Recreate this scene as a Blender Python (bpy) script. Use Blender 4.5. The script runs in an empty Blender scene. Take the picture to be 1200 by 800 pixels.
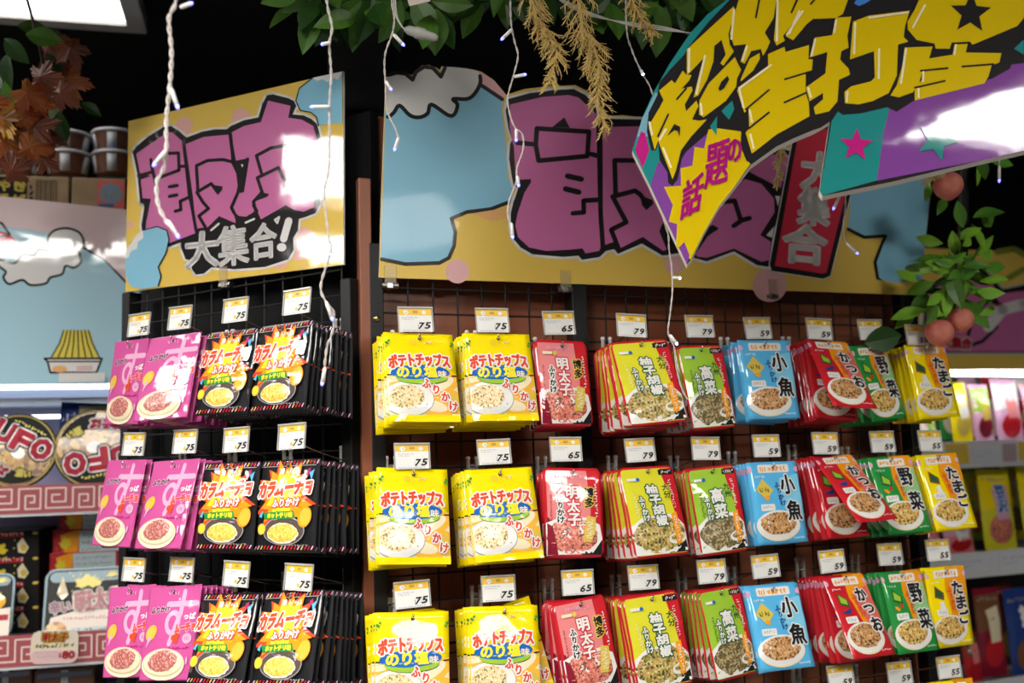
import bpy, bmesh, math, random
from mathutils import Vector, Matrix, noise
from mathutils.geometry import tessellate_polygon

random.seed(7)
SC = bpy.context.scene
COL = SC.collection
PI = math.pi
R = math.radians

# ------------------------------------------------------------------ camera
FPX, ZC = 1190.0, 1.55
pit, rol = R(6.47), R(-1.71)
FW = Vector((0, math.cos(pit), math.sin(pit)))
u0 = Vector((0, -math.sin(pit), math.cos(pit)))
r0 = Vector((1, 0, 0))
RT = r0 * math.cos(rol) + u0 * math.sin(rol)
UP = -r0 * math.sin(rol) + u0 * math.cos(rol)
CAM = Vector((0, 0, ZC))


def ray(x, y):
    return FW + RT * ((x - 600) / FPX) + UP * ((400 - y) / FPX)


def at(x, y, depth):
    """the point of the place seen at photo position x, y at that distance along the view"""
    return CAM + ray(x, y) * depth


# frames: the walls of the shop; local x runs along the wall, y goes away from the viewer, z is height above eye level
FR = {'R': R(22.4), 'L': R(-32.2), 'B': R(14.0), 'H': R(-4.0)}
DT = {'R': 1.5, 'L': 1.131, 'B': 2.45, 'H': 1.40}
FM = {k: Matrix.Translation(CAM) @ Matrix.Rotation(a, 4, 'Z') for k, a in FR.items()}
FI = {k: m.inverted() for k, m in FM.items()}


def onp(F, x, y, d):
    """photo position -> (along, height) on the plane of frame F at distance d"""
    q = FI[F].to_3x3() @ ray(x, y)
    q = q * (d / q.y)
    return q.x, q.z


# ------------------------------------------------------------------ materials
MATS = {}


def nodes(m):
    m.use_nodes = True
    return m.node_tree.nodes, m.node_tree.links, m.node_tree.nodes['Principled BSDF']


def mat(name, col, rough=.5, spec=.5, metal=0, coat=0, emit=None, es=0, bump=None, trans=0, alpha=1, var=None):
    if name in MATS:
        return MATS[name]
    m = bpy.data.materials.new(name)
    n, l, b = nodes(m)
    b.inputs['Base Color'].default_value = (*col, 1)
    b.inputs['Roughness'].default_value = rough
    b.inputs['Specular IOR Level'].default_value = spec
    b.inputs['Metallic'].default_value = metal
    b.inputs['Coat Weight'].default_value = coat
    b.inputs['Coat Roughness'].default_value = .045
    b.inputs['Transmission Weight'].default_value = trans
    b.inputs['Alpha'].default_value = alpha
    if emit:
        b.inputs['Emission Color'].default_value = (*emit, 1)
        b.inputs['Emission Strength'].default_value = es
    if bump or var:
        tc = n.new('ShaderNodeTexCoord')
    if bump:
        nz = n.new('ShaderNodeTexNoise')
        nz.inputs['Scale'].default_value = bump[0]
        nz.inputs['Detail'].default_value = bump[3] if len(bump) > 3 else 3
        bp = n.new('ShaderNodeBump')
        bp.inputs['Strength'].default_value = bump[1]
        bp.inputs['Distance'].default_value = bump[2]
        l.new(tc.outputs['Object'], nz.inputs['Vector'])
        l.new(nz.outputs['Fac'], bp.inputs['Height'])
        l.new(bp.outputs['Normal'], b.inputs['Normal'])
        if coat:
            l.new(bp.outputs['Normal'], b.inputs['Coat Normal'])
    if var:
        nv = n.new('ShaderNodeTexNoise')
        nv.inputs['Scale'].default_value = var[0]
        nv.inputs['Detail'].default_value = 5
        mp = n.new('ShaderNodeMapping')
        mp.inputs['Scale'].default_value = var[2] if len(var) > 2 else (1, 1, 1)
        cr = n.new('ShaderNodeValToRGB')
        cr.color_ramp.elements[0].position = .35
        cr.color_ramp.elements[1].position = .65
        cr.color_ramp.elements[0].color = (*var[1], 1)
        cr.color_ramp.elements[1].color = (*col, 1)
        l.new(tc.outputs['Object'], mp.inputs['Vector'])
        l.new(mp.outputs['Vector'], nv.inputs['Vector'])
        l.new(nv.outputs['Fac'], cr.inputs['Fac'])
        l.new(cr.outputs['Color'], b.inputs['Base Color'])
    MATS[name] = m
    return m


def film(name, col):
    """printed plastic film of the packets"""
    return mat('film_' + name, col, .5, .12, 0, .75, bump=(15, .6, .009, 1.2))


def ink(name, col):
    """print on the laminated boards"""
    return mat('board_' + name, col, .55, .05, 0, 1.0, bump=(17, .10, .004, 1.5))


def matte(name, col):
    """print on the long board, which has a satin finish"""
    return mat('satin_' + name, col, .42, .3, 0, .12, bump=(26, .05, .003))


def food(name, cols, scale=260):
    if 'food_' + name in MATS:
        return MATS['food_' + name]
    m = bpy.data.materials.new('food_' + name)
    n, l, b = nodes(m)
    b.inputs['Roughness'].default_value = .35
    b.inputs['Coat Weight'].default_value = .3
    tc = n.new('ShaderNodeTexCoord')
    v = n.new('ShaderNodeTexVoronoi')
    v.inputs['Scale'].default_value = scale
    s = n.new('ShaderNodeSeparateColor')
    cr = n.new('ShaderNodeValToRGB')
    cr.color_ramp.interpolation = 'CONSTANT'
    e = cr.color_ramp.elements
    while len(e) < len(cols):
        e.new(.5)
    for i, c in enumerate(cols):
        e[i].position = i / len(cols)
        e[i].color = (*c, 1)
    l.new(tc.outputs['Object'], v.inputs['Vector'])
    l.new(v.outputs['Color'], s.inputs['Color'])
    l.new(s.outputs['Red'], cr.inputs['Fac'])
    l.new(cr.outputs['Color'], b.inputs['Base Color'])
    bp = n.new('ShaderNodeBump')
    bp.inputs['Strength'].default_value = .3
    bp.inputs['Distance'].default_value = .002
    nz = n.new('ShaderNodeTexNoise')
    nz.inputs['Scale'].default_value = 42
    l.new(tc.outputs['Object'], nz.inputs['Vector'])
    l.new(nz.outputs['Fac'], bp.inputs['Height'])
    l.new(bp.outputs['Normal'], b.inputs['Normal'])
    MATS['food_' + name] = m
    return m


# ------------------------------------------------------------------ mesh building
class MB:
    """collects shapes in local coordinates; build() links them as one mesh object"""

    def __init__(s):
        s.v, s.f, s.m, s.mats = [], [], [], []

    def mi(s, m):
        if m not in s.mats:
            s.mats.append(m)
        return s.mats.index(m)

    def add(s, vs, fs, m):
        o = len(s.v)
        k = s.mi(m)
        s.v.extend(Vector(p) for p in vs)
        for f in fs:
            s.f.append([i + o for i in f])
            s.m.append(k)

    def box(s, c, d, m, M=None, bev=0):
        x, y, z = d[0] / 2, d[1] / 2, d[2] / 2
        bm = bmesh.new()
        bmesh.ops.create_cube(bm, size=1, matrix=Matrix.Diagonal((d[0], d[1], d[2], 1)))
        if bev:
            bmesh.ops.bevel(bm, geom=bm.edges[:], offset=bev, segments=2, affect='EDGES', profile=.5)
        bm.verts.index_update()
        T = Matrix.Translation(c)
        if M is not None:
            T = T @ M
        s.add([T @ v.co for v in bm.verts], [[v.index for v in f.verts] for f in bm.faces], m)
        bm.free()

    def tube(s, pts, r, m, n=6, cap=True):
        pts = [Vector(p) for p in pts]
        rr = r if isinstance(r, (list, tuple)) else [r] * len(pts)
        vs, fs = [], []
        prev = None
        for i, p in enumerate(pts):
            t = (pts[min(i + 1, len(pts) - 1)] - pts[max(i - 1, 0)])
            t = t.normalized() if t.length > 1e-9 else Vector((0, 0, 1))
            if prev is None:
                a = t.orthogonal().normalized()
            else:
                a = (prev - t * prev.dot(t))
                a = a.normalized() if a.length > 1e-6 else t.orthogonal().normalized()
            prev = a
            b = t.cross(a)
            for k in range(n):
                w = 2 * PI * k / n
                vs.append(p + (a * math.cos(w) + b * math.sin(w)) * rr[i])
        for i in range(len(pts) - 1):
            for k in range(n):
                fs.append([i * n + k, i * n + (k + 1) % n, (i + 1) * n + (k + 1) % n, (i + 1) * n + k])
        if cap:
            fs.append(list(range(n))[::-1])
            fs.append([(len(pts) - 1) * n + k for k in range(n)])
        s.add(vs, fs, m)

    def lathe(s, prof, m, n=32, M=None):
        M = M or Matrix()
        vs, fs = [], []
        for (r, z) in prof:
            for k in range(n):
                w = 2 * PI * k / n
                vs.append(M @ Vector((r * math.cos(w), r * math.sin(w), z)))
        for i in range(len(prof) - 1):
            for k in range(n):
                fs.append([i * n + k, i * n + (k + 1) % n, (i + 1) * n + (k + 1) % n, (i + 1) * n + k])
        s.add(vs, fs, m)

    def build(s, name, parent=None, smooth=False):
        me = bpy.data.meshes.new(name)
        me.from_pydata(s.v, [], s.f)
        for m in s.mats:
            me.materials.append(m)
        me.polygons.foreach_set('material_index', s.m)
        if smooth:
            me.polygons.foreach_set('use_smooth', [True] * len(s.f))
        me.update()
        o = bpy.data.objects.new(name, me)
        COL.objects.link(o)
        if parent is not None:
            o.parent = parent
        return o


def tag(o, label=None, cat=None, group=None, kind=None):
    for k, v in (('label', label), ('category', cat), ('group', group), ('kind', kind)):
        if v:
            o[k] = v
    return o


def empty(name, M):
    o = bpy.data.objects.new(name, None)
    o.empty_display_size = .05
    COL.objects.link(o)
    o.matrix_world = M
    return o


def copy_tree(o, parent=None):
    c = o.copy()
    COL.objects.link(c)
    c.parent = parent
    for ch in [x for x in bpy.data.objects if x.parent == o]:
        copy_tree(ch, c)
    return c


def struct(o):
    o['kind'] = 'structure'
    return o


# ------------------------------------------------------------------ printing: flat art as thin layers of mesh
GL = {}


def glyph(s):
    """outline mesh of a word, fitted to a unit box: verts, triangles, boundary edges"""
    if s in GL:
        return GL[s]
    c = bpy.data.curves.new('lettering', 'FONT')
    c.body = s
    c.resolution_u = 2
    o = bpy.data.objects.new('lettering', c)
    COL.objects.link(o)
    dg = bpy.context.evaluated_depsgraph_get()
    me = bpy.data.meshes.new_from_object(o.evaluated_get(dg))
    bm = bmesh.new()
    bm.from_mesh(me)
    bmesh.ops.remove_doubles(bm, verts=bm.verts, dist=1e-4)
    bm.verts.index_update()
    vs = [(v.co.x, v.co.y) for v in bm.verts]
    fs = [[v.index for v in f.verts] for f in bm.faces]
    ed = [(e.verts[0].index, e.verts[1].index) for e in bm.edges if len(e.link_faces) == 1]
    bm.free()
    bpy.data.objects.remove(o)
    bpy.data.meshes.remove(me)
    bpy.data.curves.remove(c)
    x0, x1 = min(p[0] for p in vs), max(p[0] for p in vs)
    y0, y1 = min(p[1] for p in vs), max(p[1] for p in vs)
    vs = [((p[0] - x0) / (x1 - x0) - .5, (p[1] - y0) / max(y1 - y0, 1e-6) - .5) for p in vs]
    GL[s] = (vs, fs, ed)
    return GL[s]


def capsule(a, b, w):
    """eight-sided stroke segment from a to b, half width w"""
    dx, dy = b[0] - a[0], b[1] - a[1]
    L = math.hypot(dx, dy)
    if L < 1e-9:
        dx, dy, L = 1, 0, 1
    dx, dy = dx / L * w, dy / L * w
    k = .7071
    return [(a[0] - dy * k - dx * k, a[1] + dx * k - dy * k), (a[0] - dx, a[1] - dy), (a[0] + dy * k - dx * k, a[1] - dx * k - dy * k),
            (a[0] + dy, a[1] - dx), (b[0] + dy, b[1] - dx), (b[0] + dy * k + dx * k, b[1] - dx * k + dy * k), (b[0] + dx, b[1] + dy),
            (b[0] - dy * k + dx * k, b[1] + dx * k + dy * k), (b[0] - dy, b[1] + dx), (a[0] - dy, a[1] + dx)]


class Art:
    """layers of print in 2D; y runs down; pos() later turns (x, y, layer) into a local point"""

    def __init__(s, eps=.00012):
        s.items, s.layer, s.eps = [], 0, eps
        s.clip = None

    def up(s):
        s.layer += 1

    def _clip(s, pts):
        if not s.clip:
            return pts
        x0, y0, x1, y1 = s.clip
        for ax, lim, sg in ((0, x0, 1), (0, x1, -1), (1, y0, 1), (1, y1, -1)):
            out = []
            for i in range(len(pts)):
                a, b = pts[i - 1], pts[i]
                ia, ib = (a[ax] - lim) * sg >= 0, (b[ax] - lim) * sg >= 0
                if ia != ib:
                    t = (lim - a[ax]) / (b[ax] - a[ax])
                    out.append((a[0] + (b[0] - a[0]) * t, a[1] + (b[1] - a[1]) * t))
                if ib:
                    out.append(b)
            pts = out
            if not pts:
                return []
        return pts

    def poly(s, pts, m, up=True):
        pts = s._clip([tuple(p[:2]) for p in pts])
        if len(pts) < 3:
            return
        if up:
            s.up()
        tri = tessellate_polygon([[Vector((p[0], p[1], 0)) for p in pts]])
        s.items.append((pts, [list(t) for t in tri], m, s.layer))

    def ell(s, cx, cy, rx, ry, m, rot=0, n=28, jag=0):
        c, d = math.cos(rot), math.sin(rot)
        pts = []
        for k in range(n):
            w = 2 * PI * k / n
            j = 1 + (random.uniform(-jag, jag) if jag else 0)
            x, y = rx * math.cos(w) * j, ry * math.sin(w) * j
            pts.append((cx + x * c - y * d, cy + x * d + y * c))
        s.poly(pts, m)

    def rect(s, x0, y0, x1, y1, m, r=0):
        if r:
            pts = []
            for (cx, cy, a) in ((x1 - r, y0 + r, -PI / 2), (x1 - r, y1 - r, 0), (x0 + r, y1 - r, PI / 2), (x0 + r, y0 + r, PI)):
                for k in range(5):
                    w = a + PI / 2 * k / 4
                    pts.append((cx + r * math.cos(w), cy + r * math.sin(w)))
        else:
            pts = [(x0, y0), (x1, y0), (x1, y1), (x0, y1)]
        s.poly(pts, m)

    def stroke(s, pts, w, m, up=True):
        if up:
            s.up()
        for a, b in zip(pts, pts[1:]):
            c = s._clip(capsule(a, b, w / 2))
            if len(c) > 2:
                s.items.append((c, [list(range(len(c)))], m, s.layer))

    def ring(s, pts, w, m):
        s.stroke(list(pts) + [pts[0]], w, m)

    def star(s, cx, cy, ro, ri, n, m, rot=0, jag=0):
        pts = []
        for k in range(2 * n):
            w = rot - PI / 2 + PI * k / n
            q = (ro if k % 2 == 0 else ri) * (1 + (random.uniform(-jag, jag) if jag else 0))
            pts.append((cx + q * math.cos(w), cy + q * math.sin(w)))
        s.poly(pts, m)

    def text(s, t, cx, cy, w, h, m, bold=0, out=(), rot=0, skew=0, warp=None):
        vs, fs, ed = glyph(t)
        c, d = math.cos(rot), math.sin(rot)
        P = []
        for (x, y) in vs:
            X, Y = x * w + skew * y * h, -y * h
            if warp:
                X, Y = warp(X, Y)
            P.append((cx + X * c - Y * d, cy + X * d + Y * c))
        for (ow, om) in out:
            s.up()
            for a, b in ed:
                s.items.append((capsule(P[a], P[b], ow), [list(range(10))], om, s.layer))
            s.items.append((P, fs, om, s.layer))
        s.up()
        s.items.append((P, fs, m, s.layer))
        if bold:
            for a, b in ed:
                s.items.append((capsule(P[a], P[b], bold), [list(range(10))], m, s.layer))

    def scrib(s, x, y, w, h, m, n, rnd, vert=False):
        """rows of marks too small to read"""
        s.up()
        for k in range(n):
            for q in range(2):
                if vert:
                    a = (x + rnd.uniform(0, w), y + h * (k + rnd.uniform(.05, .8)) / n)
                    b = (x + rnd.uniform(0, w), y + h * (k + rnd.uniform(.05, .8)) / n)
                    lw = h / n * .13
                else:
                    a = (x + w * (k + rnd.uniform(.05, .8)) / n, y + rnd.uniform(0, h))
                    b = (x + w * (k + rnd.uniform(.05, .8)) / n, y + rnd.uniform(0, h))
                    lw = w / n * .13
                s.items.append((capsule(a, b, lw), [list(range(10))], m, s.layer))

    def emit(s, mb, pos, maxlen=None):
        for pts, fs, m, L in s.items:
            if maxlen:
                bm = bmesh.new()
                V = [bm.verts.new((p[0], p[1], 0)) for p in pts]
                for f in fs:
                    try:
                        bm.faces.new([V[i] for i in f])
                    except ValueError:
                        pass
                for it in range(4):
                    lg = [e for e in bm.edges if e.calc_length() > maxlen]
                    if not lg:
                        break
                    bmesh.ops.subdivide_edges(bm, edges=lg, cuts=1)
                    bmesh.ops.triangulate(bm, faces=[f for f in bm.faces if len(f.verts) > 4])
                bm.verts.index_update()
                P = [(v.co.x, v.co.y) for v in bm.verts]
                F = [[v.index for v in f.verts] for f in bm.faces]
                bm.free()
            else:
                P, F = pts, fs
            Q = [pos(p[0], p[1], L * s.eps) for p in P]
            G = []
            for f in F:                       # all print faces the viewer (local -y)
                nrm = Vector((0, 0, 0))
                for i in range(len(f)):
                    a, b = Q[f[i - 1]], Q[f[i]]
                    nrm += a.cross(b)
                G.append(f if nrm.y < 0 else f[::-1])
            mb.add(Q, G, m)


def T(ox, oy, sc, *pts):
    """photo detail coordinates -> photo coordinates"""
    return [(ox + x / sc, oy + y / sc) for x, y in pts]


def extrude(mb, pts, y0, y1, m, medge=None, drop=0):
    """prism of the outline pts (x, z) between the local depths y0 (front) and y1"""
    tri = tessellate_polygon([[Vector((p[0], p[1], 0)) for p in pts]])
    n = len(pts)
    area = sum(pts[i - 1][0] * pts[i][1] - pts[i][0] * pts[i - 1][1] for i in range(n))
    F = [(p[0], y0, p[1]) for p in pts]
    B = [(p[0], y1, p[1] - drop) for p in pts]

    def turn(t):
        a = sum(pts[t[i - 1]][0] * pts[t[i]][1] - pts[t[i]][0] * pts[t[i - 1]][1] for i in range(3))
        return list(t) if a > 0 else list(t)[::-1]
    mb.add(F, [turn(t) for t in tri], m)
    mb.add(B, [turn(t)[::-1] for t in tri], medge or m)
    sd = []
    for i in range(n):
        j = (i + 1) % n
        sd.append([i, i + n, j + n, j] if area > 0 else [j, j + n, i + n, i])
    mb.add(F + B, sd, medge or m)


def rounded(pts, k=4):
    """closed smooth outline through the points"""
    n = len(pts)
    out = []
    for i in range(n):
        a, b, c, d = (Vector(pts[(i + j - 1) % n]) for j in range(4))
        for j in range(k):
            t = j / k
            out.append(tuple(.5 * ((2 * b) + (c - a) * t + (2 * a - 5 * b + 4 * c - d) * t * t + (3 * b - a - 3 * c + d) * t ** 3)))
    return out


def smooth_path(pts, k=6):
    pts = [Vector(p) for p in pts]
    out = []
    for i in range(len(pts) - 1):
        a, b, c, d = pts[max(i - 1, 0)], pts[i], pts[i + 1], pts[min(i + 2, len(pts) - 1)]
        for j in range(k):
            t = j / k
            out.append(.5 * ((2 * b) + (c - a) * t + (2 * a - 5 * b + 4 * c - d) * t * t + (3 * b - a - 3 * c + d) * t ** 3))
    out.append(pts[-1])
    return out


# ------------------------------------------------------------------ common materials
BLACKM = mat('black_metal', (.007, .007, .007), .5, .35)
WIREM = mat('black_wire', (.014, .013, .013), .55, .3)
CHROME = mat('chrome', (.75, .74, .7), .22, .5, 1)
ROOMB = mat('black_paint', (.008, .008, .009), .8, .3)
PANEL_BLACK = mat('black_panel', (.004, .004, .0045), .75, .2)
WOOD = mat('brown_laminate', (.30, .096, .046), .42, .35, var=(9, (.21, .068, .033), (1, 1, .12)))
CARD = mat('cardboard', (.22, .145, .07), .8, var=(20, (.18, .115, .055)))
WHITE = mat('white_plastic', (.8, .8, .8), .4)
CLEAR = mat('clear_plastic', (.95, .95, .95), .12, .6, alpha=.28)

# ------------------------------------------------------------------ room
CEIL = 2.75


def slab(name, c, d, m):
    mb = MB()
    mb.box((0, 0, 0), d, m)
    o = mb.build(name)
    o.location = c
    return struct(o)


FLOORM = mat('floor_tile', (.13, .125, .12), .35, .4, var=(6, (.10, .10, .095)))
slab('floor', (0, .6, -.05), (9.4, 8.4, .1), FLOORM)
slab('ceiling', (0, .6, CEIL + .05), (9.4, 8.4, .1), ROOMB)
slab('wall_left', (-4.65, .6, 1.375), (.1, 8.4, 2.75), ROOMB)
slab('wall_right', (4.65, .6, 1.375), (.1, 8.4, 2.75), ROOMB)
slab('wall_back', (0, 4.75, 1.375), (9.2, .1, 2.75), ROOMB)
WBK = mat('far_wall', (.10, .10, .10), .7)
slab('wall_front', (0, -3.55, 1.375), (9.2, .1, 2.75), WBK)

LITM = mat('light_diffuser', (.9, .9, .9), .5, emit=(1, .965, .91), es=28)
LITD = mat('light_diffuser_dim', (.9, .9, .9), .5, emit=(1, .965, .91), es=3)
LFRAME = mat('light_frame', (.5, .5, .49), .5)


ADDED_BAFFLE = mat('added_light_baffle', (.03, .03, .03), .7)  # deep dark rim, added to keep grazing light off the high signs


def ceiling_light(x, y, w, d, label, rz=R(14), dim=False, rec=.034):
    mb = MB()
    t, h = .045, rec + .016
    for (cx, cy, dx, dy) in ((0, d / 2 - t / 2, w, t), (0, -d / 2 + t / 2, w, t), (w / 2 - t / 2, 0, t, d - 2 * t), (-w / 2 + t / 2, 0, t, d - 2 * t)):
        mb.box((cx, cy, -h / 2), (dx, dy, h), LFRAME if rec < .05 else ADDED_BAFFLE)
    o = mb.build('ceiling_light')
    o.matrix_world = Matrix.Translation((x, y, CEIL)) @ Matrix.Rotation(rz, 4, 'Z')
    tag(o, label, 'ceiling light', 'ceiling lights')
    m2 = MB()
    m2.box((0, 0, -.034 if dim else -.012), (w - 2 * t, d - 2 * t, .012), LITD if dim else LITM)
    m2.build('diffuser', o)
    return o


# visible panel: its far right corner sits at photo (172, 40)
pc = CAM + ray(172, 40) * ((CEIL - .05 - ZC) / ray(172, 40).z)
w_, d_ = 1.2, .62
off = Matrix.Rotation(R(14), 3, 'Z') @ Vector((-w_ / 2, -d_ / 2, 0))
ceiling_light(pc.x + off.x, pc.y + off.y, w_, d_, 'white ceiling light panel above the autumn leaves', dim=True)
ceiling_light(-2.55, .87, 1.09, .78, 'ceiling light panel over the aisle by the pink packets')
ceiling_light(-4.05, .55, .9, .62, 'ceiling light panel close to the left wall of the shop')
ceiling_light(1.86, -1.02, 1.32, 1.03, 'ceiling light panel behind the viewer, mirrored in the hanging board', rz=R(-32))
ceiling_light(-.62, .12, 1.2, .62, 'ceiling light panel over the aisle in front of the yellow packets', rec=.14)
ceiling_light(-.85, -.92, 1.2, 1.0, 'ceiling light panel furthest behind the viewer')

# ------------------------------------------------------------------ gondolas: uprights, mesh grids, back boards
GD = .13           # the grid stands this far behind the price tags


def fplace(o, F, u, d, z, M=None):
    o.matrix_world = FM[F] @ Matrix.Translation((u, d, z)) @ (M or Matrix())
    return o


def grid_panel(F, ua, ub, z0, z1, label):
    mb = MB()
    d = DT[F] + GD
    r = .0017
    n = round((ub - ua) / .0432)
    for i in range(n + 1):
        u = ua + (ub - ua) * i / n
        mb.tube([(u, 0, z0), (u, 0, z1)], r, WIREM, 6)
    k = round((z1 - z0) / .0432)
    for i in range(k + 1):
        z = z0 + (z1 - z0) * i / k
        mb.tube([(ua, -.0034, z), (ub, -.0034, z)], r, WIREM, 6)
    o = mb.build('grid_panel')
    fplace(o, F, 0, d, 0)
    return tag(o, label, 'grid panel', 'black wire grid panels')


def upright(F, u, label, bolts=False, w=.024, top=.36):
    mb = MB()
    mb.box((0, 0, (top - ZC) / 2), (w, .03, top + ZC), BLACKM, bev=.002)
    o = mb.build('upright')
    fplace(o, F, u, DT[F] + GD + .004, 0)
    tag(o, label, 'shelf upright', 'black uprights of the grid panels')
    if bolts:
        m = MB()
        brass = mat('brass', (.75, .55, .25), .25, .5, 1)
        m.lathe([(0, .004), (.0035, .0035), (.006, .001), (.006, -.001)], brass, 14, Matrix.Translation((-.001, -.016, .233)) @ Matrix.Rotation(R(90), 4, 'X'))
        m.build('brass_bolt', o, True)
    return o


ZB = -1.35
grid_panel('R', .440, .795, ZB, .33, 'black wire grid behind the yellow packets')
grid_panel('R', .815, 1.545, ZB, .33, 'black wire grid behind the green and blue packets')
grid_panel('L', -1.665, -1.125, ZB, .36, 'black wire grid behind the black spicy packets')
upright('R', .428, 'black upright with a brass bolt left of the yellow packets', True)
upright('R', .801, 'black upright between the two grids above the pink packets', w=.03)
upright('R', 1.556, 'black upright at the end near the peach garland')
upright('L', -1.109, 'black upright at the edge of the black spicy packets', w=.022, top=.30)
upright('L', -1.672, 'black upright behind the pink packets', w=.022, top=.34)


def backboard(F, ua, ub, d, z0, z1, m, name, label):
    mb = MB()
    mb.box((0, 0, 0), (ub - ua, .02, z1 - z0), m)
    if F == 'R':
        for z in (.19, -.06, -.31):           # joints between the boards
            mb.box((0, -.0102, z - (z0 + z1) / 2), (ub - ua, .0006, .004), PANEL_BLACK)
    o = mb.build(name)
    fplace(o, F, (ua + ub) / 2, d, (z0 + z1) / 2)
    return tag(o, label, 'back panel')


backboard('R', onp('R', 441, 400, 1.69)[0], 1.6, 1.69, -1.54, .60, WOOD, 'back_board', 'brown wood back board behind the right hand grids')
ub_ = onp('R', 441, 400, 1.60)[0]
ua_ = onp('R', 426, 400, 1.60)[0]
mb = MB()
mb.box((0, 0, 0), (ub_ - ua_, .02, 2.0), WOOD, bev=.002)
o = mb.build('trim_2')
fplace(o, 'R', (ua_ + ub_) / 2, 1.60 + .03, -.53)
struct(o)
backboard('L', -1.70, -1.10, 1.32, -1.54, .60, PANEL_BLACK, 'back_board', 'black back board behind the left hand grid')
mb = MB()
mb.box((0, 0, 0), (.11, .07, 2.6), PANEL_BLACK, bev=.003)
o = mb.build('trim_1')
o.matrix_world = Matrix.Translation((-.262, 1.80, 1.31)) @ Matrix.Rotation(R(-5), 4, 'Z')
struct(o)
# plinths under the gondolas
for F, ua, ub, nm, lb in (('R', .46, 1.62, 'plinth', 'black plinth under the right hand grids'), ('L', -1.70, -1.20, 'plinth', 'black plinth under the left hand grid')):
    mb = MB()
    mb.box((0, 0, .08), (ub - ua, .20, .16), BLACKM, bev=.004)
    mb.box((0, 0, .168), (ub - ua + .01, .21, .012), BLACKM, bev=.002)
    o = mb.build(nm)
    fplace(o, F, (ua + ub) / 2, DT[F] + GD - .12, -ZC)
    tag(o, lb, 'plinth')


# ------------------------------------------------------------------ packets
HOLE = .010
rnd = random.Random(3)
F_YEL, F_RED, F_BLU = film('yellow', (.97, .74, .0)), film('red', (.58, .015, .025)), film('blue', (.01, .12, .46))
F_LBLU, F_GRN, F_LIME = film('light_blue', (.10, .47, .80)), film('green', (.02, .28, .05)), film('lime', (.33, .55, .04))
F_YG, F_WHT, F_BLK = film('yellow_green', (.72, .68, .03)), film('white', (.82, .80, .76)), film('black', (.012, .012, .014))
F_PINK, F_DPINK, F_ORG = film('pink', (.58, .085, .30)), film('deep_pink', (.45, .02, .17)), film('orange', (.88, .33, .01))
F_CRM, F_SAL, F_PALE = film('cream', (.86, .74, .50)), film('salmon', (.80, .24, .24)), film('pale_pink', (.76, .40, .58))
F_GOLD, F_NAVY, F_BRN = film('gold', (.72, .52, .08)), film('navy', (.02, .05, .22)), film('brown', (.20, .08, .03))
F_DGRN, F_MAR, F_GREY = film('dark_green', (.02, .10, .03)), film('maroon', (.25, .01, .03)), film('grey', (.35, .34, .33))
F_TAN = film('tan', (.62, .50, .36))
F_CHIP = film('chip', (.90, .48, .05))
F_BYEL, F_BOWL = film('bright_yellow', (.95, .78, .03)), film('dark_bowl', (.10, .07, .06))
FD_RICE = food('rice', [(.80, .58, .28), (.85, .68, .40), (.62, .38, .14), (.80, .60, .32), (.15, .16, .05), (.9, .75, .5), (.82, .6, .3), (.78, .55, .26), (.6, .36, .12), (.86, .7, .42)], 420)
FD_ROE = food('roe', [(.78, .22, .16), (.70, .14, .12), (.85, .36, .26), (.75, .26, .18), (.35, .06, .05), (.10, .07, .04), (.70, .20, .12)], 330)
FD_YUZU = food('yuzu', [(.42, .30, .07), (.60, .46, .16), (.20, .20, .03), (.70, .58, .28), (.05, .06, .015), (.52, .38, .08), (.45, .24, .08)], 300)
FD_DARK = food('leaf', [(.20, .15, .05), (.35, .26, .12), (.08, .07, .03), (.52, .42, .24), (.09, .09, .02), (.36, .26, .12), (.16, .10, .04)], 320)
FD_FISH = food('fish', [(.55, .28, .10), (.66, .38, .16), (.38, .15, .05), (.72, .46, .22), (.08, .04, .02), (.5, .24, .08), (.60, .33, .13)], 330)
FD_EGG = food('egg', [(.70, .45, .10), (.78, .55, .15), (.55, .28, .08), (.80, .60, .25), (.06, .06, .02), (.50, .26, .07), (.66, .42, .12)], 330)
FD_PLUM = food('plum', [(.46, .12, .10), (.60, .22, .18), (.36, .07, .07), (.70, .40, .34), (.50, .14, .12)], 420)
FD_CURRY = food('curry', [(.88, .55, .05), (.92, .66, .12), (.80, .44, .03), (.95, .74, .22)], 420)


def vtext(A, s, cx, cy, w, h, m, step, slant=0, **k):
    for i, c in enumerate(s):
        A.text(c, cx + i * slant, cy + i * step, w * (.55 if c in 'りっっ' else 1), h * (.6 if c in 'っつ' else 1), m, **k)


def leafbit(A, x, y, s, m):
    A.ell(x, y, s, s * .6, m, .5, 10)
    A.ell(x + s, y - s * 1.1, s * .7, s * .5, m, -.4, 10)
    A.ell(x - s * .8, y + s * 1.4, s * .8, s * .5, m, .9, 10)


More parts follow.
